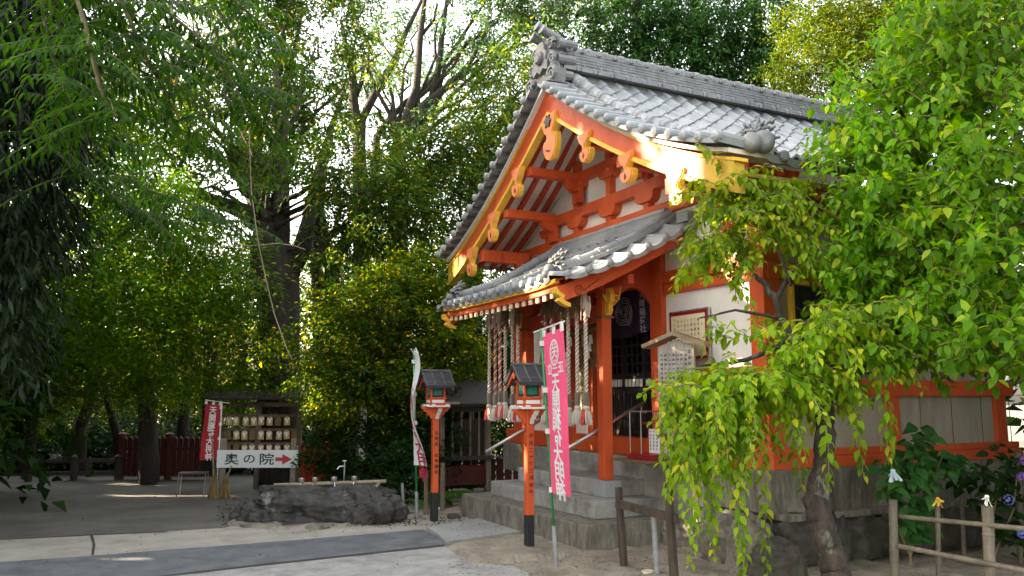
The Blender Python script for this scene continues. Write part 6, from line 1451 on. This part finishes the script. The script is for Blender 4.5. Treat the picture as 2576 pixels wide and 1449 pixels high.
t2 = bush_leaves('hydrangea_bush', 'shaded hydrangea with a few blue flower heads at the right edge', 'bush', [[(2500,1400,8.2),(2500,1300,8.2),(2510,1220,8.2)],[(2500,1400,8.2),(2550,1280,8.2),(2560,1180,8.2)]], L_dark, [(2500,1230,8.3,70,50,60),(2440,1200,8.5,60,40,36),(2540,1160,8.3,60,50,40),(2520,1310,8.2,60,40,36),(2570,1360,8,60,40,20)], .14, .09, 1, 6)
M_blue = pm('blue_petals', (.18,.22,.62), (.12,.13,.45), 20, .7); M_violet = pm('violet_petals', (.30,.16,.60), (.2,.1,.45), 20, .7)
for x, y, D, mt in ((2537,1257,8.0,M_blue),(2572,1200,8.0,M_violet),(2573,1342,7.8,M_blue),(2578,1160,8.1,M_violet)):
    m = MB(); c = AT(x, y, D); rn_ = random.Random(x)
    for _ in range(60):
        d = Vector((rn_.gauss(0,1), rn_.gauss(0,1), rn_.gauss(0,1))).normalized(); p = c+d*.05; a = d.orthogonal().normalized(); b = d.cross(a); m.add([p+a*.013, p+b*.013, p-a*.013, p-b*.013], [(0,1,2,3)])
    m.build('flower_head', mt, t2)
# ferns
def fern(x, y, lab, s=1.0, k=11, seed=0):
    c = GR(x, y); t = thing('fern', lab, 'fern', c, 'ferns'); rn_ = random.Random(seed); m = MB(); P_, D_, N_, L_, W_ = [], [], [], [], []
    for i in range(k):
        a = rn_.uniform(0, 6.28); L = s*rn_.uniform(.35,.6); ps = []
        for j in range(15):
            q = j/14; ps.append(c+Vector((math.cos(a)*L*q*.8, math.sin(a)*L*q*.8, .02+L*(1.15*q-.85*q*q))))
        m.tube(ps, .003, 4, cap=False)
        for j in range(2, 15):
            d = (ps[j]-ps[j-1]).normalized(); s_ = d.cross(Vector((0,0,1))).normalized()
            for sg in (-1, 1): P_.append(tuple(ps[j])); D_.append(tuple(s_*sg+d*.4)); N_.append((rn_.gauss(0,.2), rn_.gauss(0,.2), 1)); L_.append(s*.13*math.sin(math.pi*(.12+.85*j/15))); W_.append(.028*s)
    m.build('stems', M_twig, t); leaf_mesh('fronds', np.array(P_), np.array(D_), unit(np.array(N_)), np.array(L_), np.array(W_), L_fern, t, 0); CNT[0] += len(P_)
fern(1142,1282,'fern at the path edge right of the left red lantern',1.0,13,1); fern(1062,1290,'small fern between the basin and the left red lantern',.7,9,2); fern(1180,1240,'fern by the corner of the lowest concrete step',.8,10,3); fern(1112,1272,'fern behind the two brown round posts',.8,9,4)
# bamboo fence with tied papers
t = thing('bamboo_fence', 'aged bamboo fence with two rails and upright poles at the lower right', 'fence', tuple(GR(2252,1440)))
def bam(mb, a, b, r, n=7):
    for i in range(n): p, q = a.lerp(b, i/n), a.lerp(b, (i+1)/n); mb.tube([p, p.lerp(q,.06), p.lerp(q,.94), q], [r*1.12, r, r, r*1.12], 10)
def post_at(x, yt, yb, D, r, n=4): m = MB(); a = AT(x, yb, D); a.z = -.02 if a.z > 0 else a.z; b = AT(x-2, yt, D); bam(m, a, b, r, n); m.build('post', M_bamboow, t)
post_at(2248,1256,1449,6.9,.034); post_at(2360,1255,1449,7.3,.02); post_at(2486,1272,1449,6.3,.040); post_at(2420,1215,1330,8.6,.022); post_at(2562,1135,1330,8.4,.034)
for a, b, r in (((2252,1298,6.95),(2640,1336,5.9),.018),((2262,1374,6.85),(2640,1448,5.9),.020)): m = MB(); bam(m, AT(*a), AT(*b), r, 7); m.build('rail', M_bamboow, t)
M_pyel = pm('yellow_paper', (.75,.5,.05), (.6,.38,.04), 9, .8); M_pblue = pm('pale_blue_paper', (.50,.60,.66), (.36,.48,.58), 9, .8)
for x, y, D, mt, lab, s in ((2247,1205,6.85,M_pblue,'knotted pale blue and white paper fortune tied above the left fence post',1.3),(2360,1270,7.25,M_pyel,'yellow paper fortune tied to the thin middle fence post',1),(2484,1268,6.2,M_paper,'white paper fortune tied round the top of the thick fence post',1)):
    m = MB(); c = AT(x, y, D); rn_ = random.Random(x); a = c+Vector((0,0,.05*s))
    for k_ in range(7):
        d = xyz(rn_.gauss(0,.4), rn_.gauss(0,.3)-.3, rn_.uniform(-1,.1)).normalized(); L = rn_.uniform(.04,.10)*s
        m.bar(a, a+d*L, .016*s, .003, up=(rn_.gauss(0,1), rn_.gauss(0,1), .2))
    m.lathe(a, [(.012*s,-.012),(.016*s,0),(.012*s,.014)], 8); tag(m.build('paper_fortune', mt, None, loc=c), lab, 'paper fortune', 'paper fortunes tied to the bamboo fence')
print('LEAVES', CNT[0])
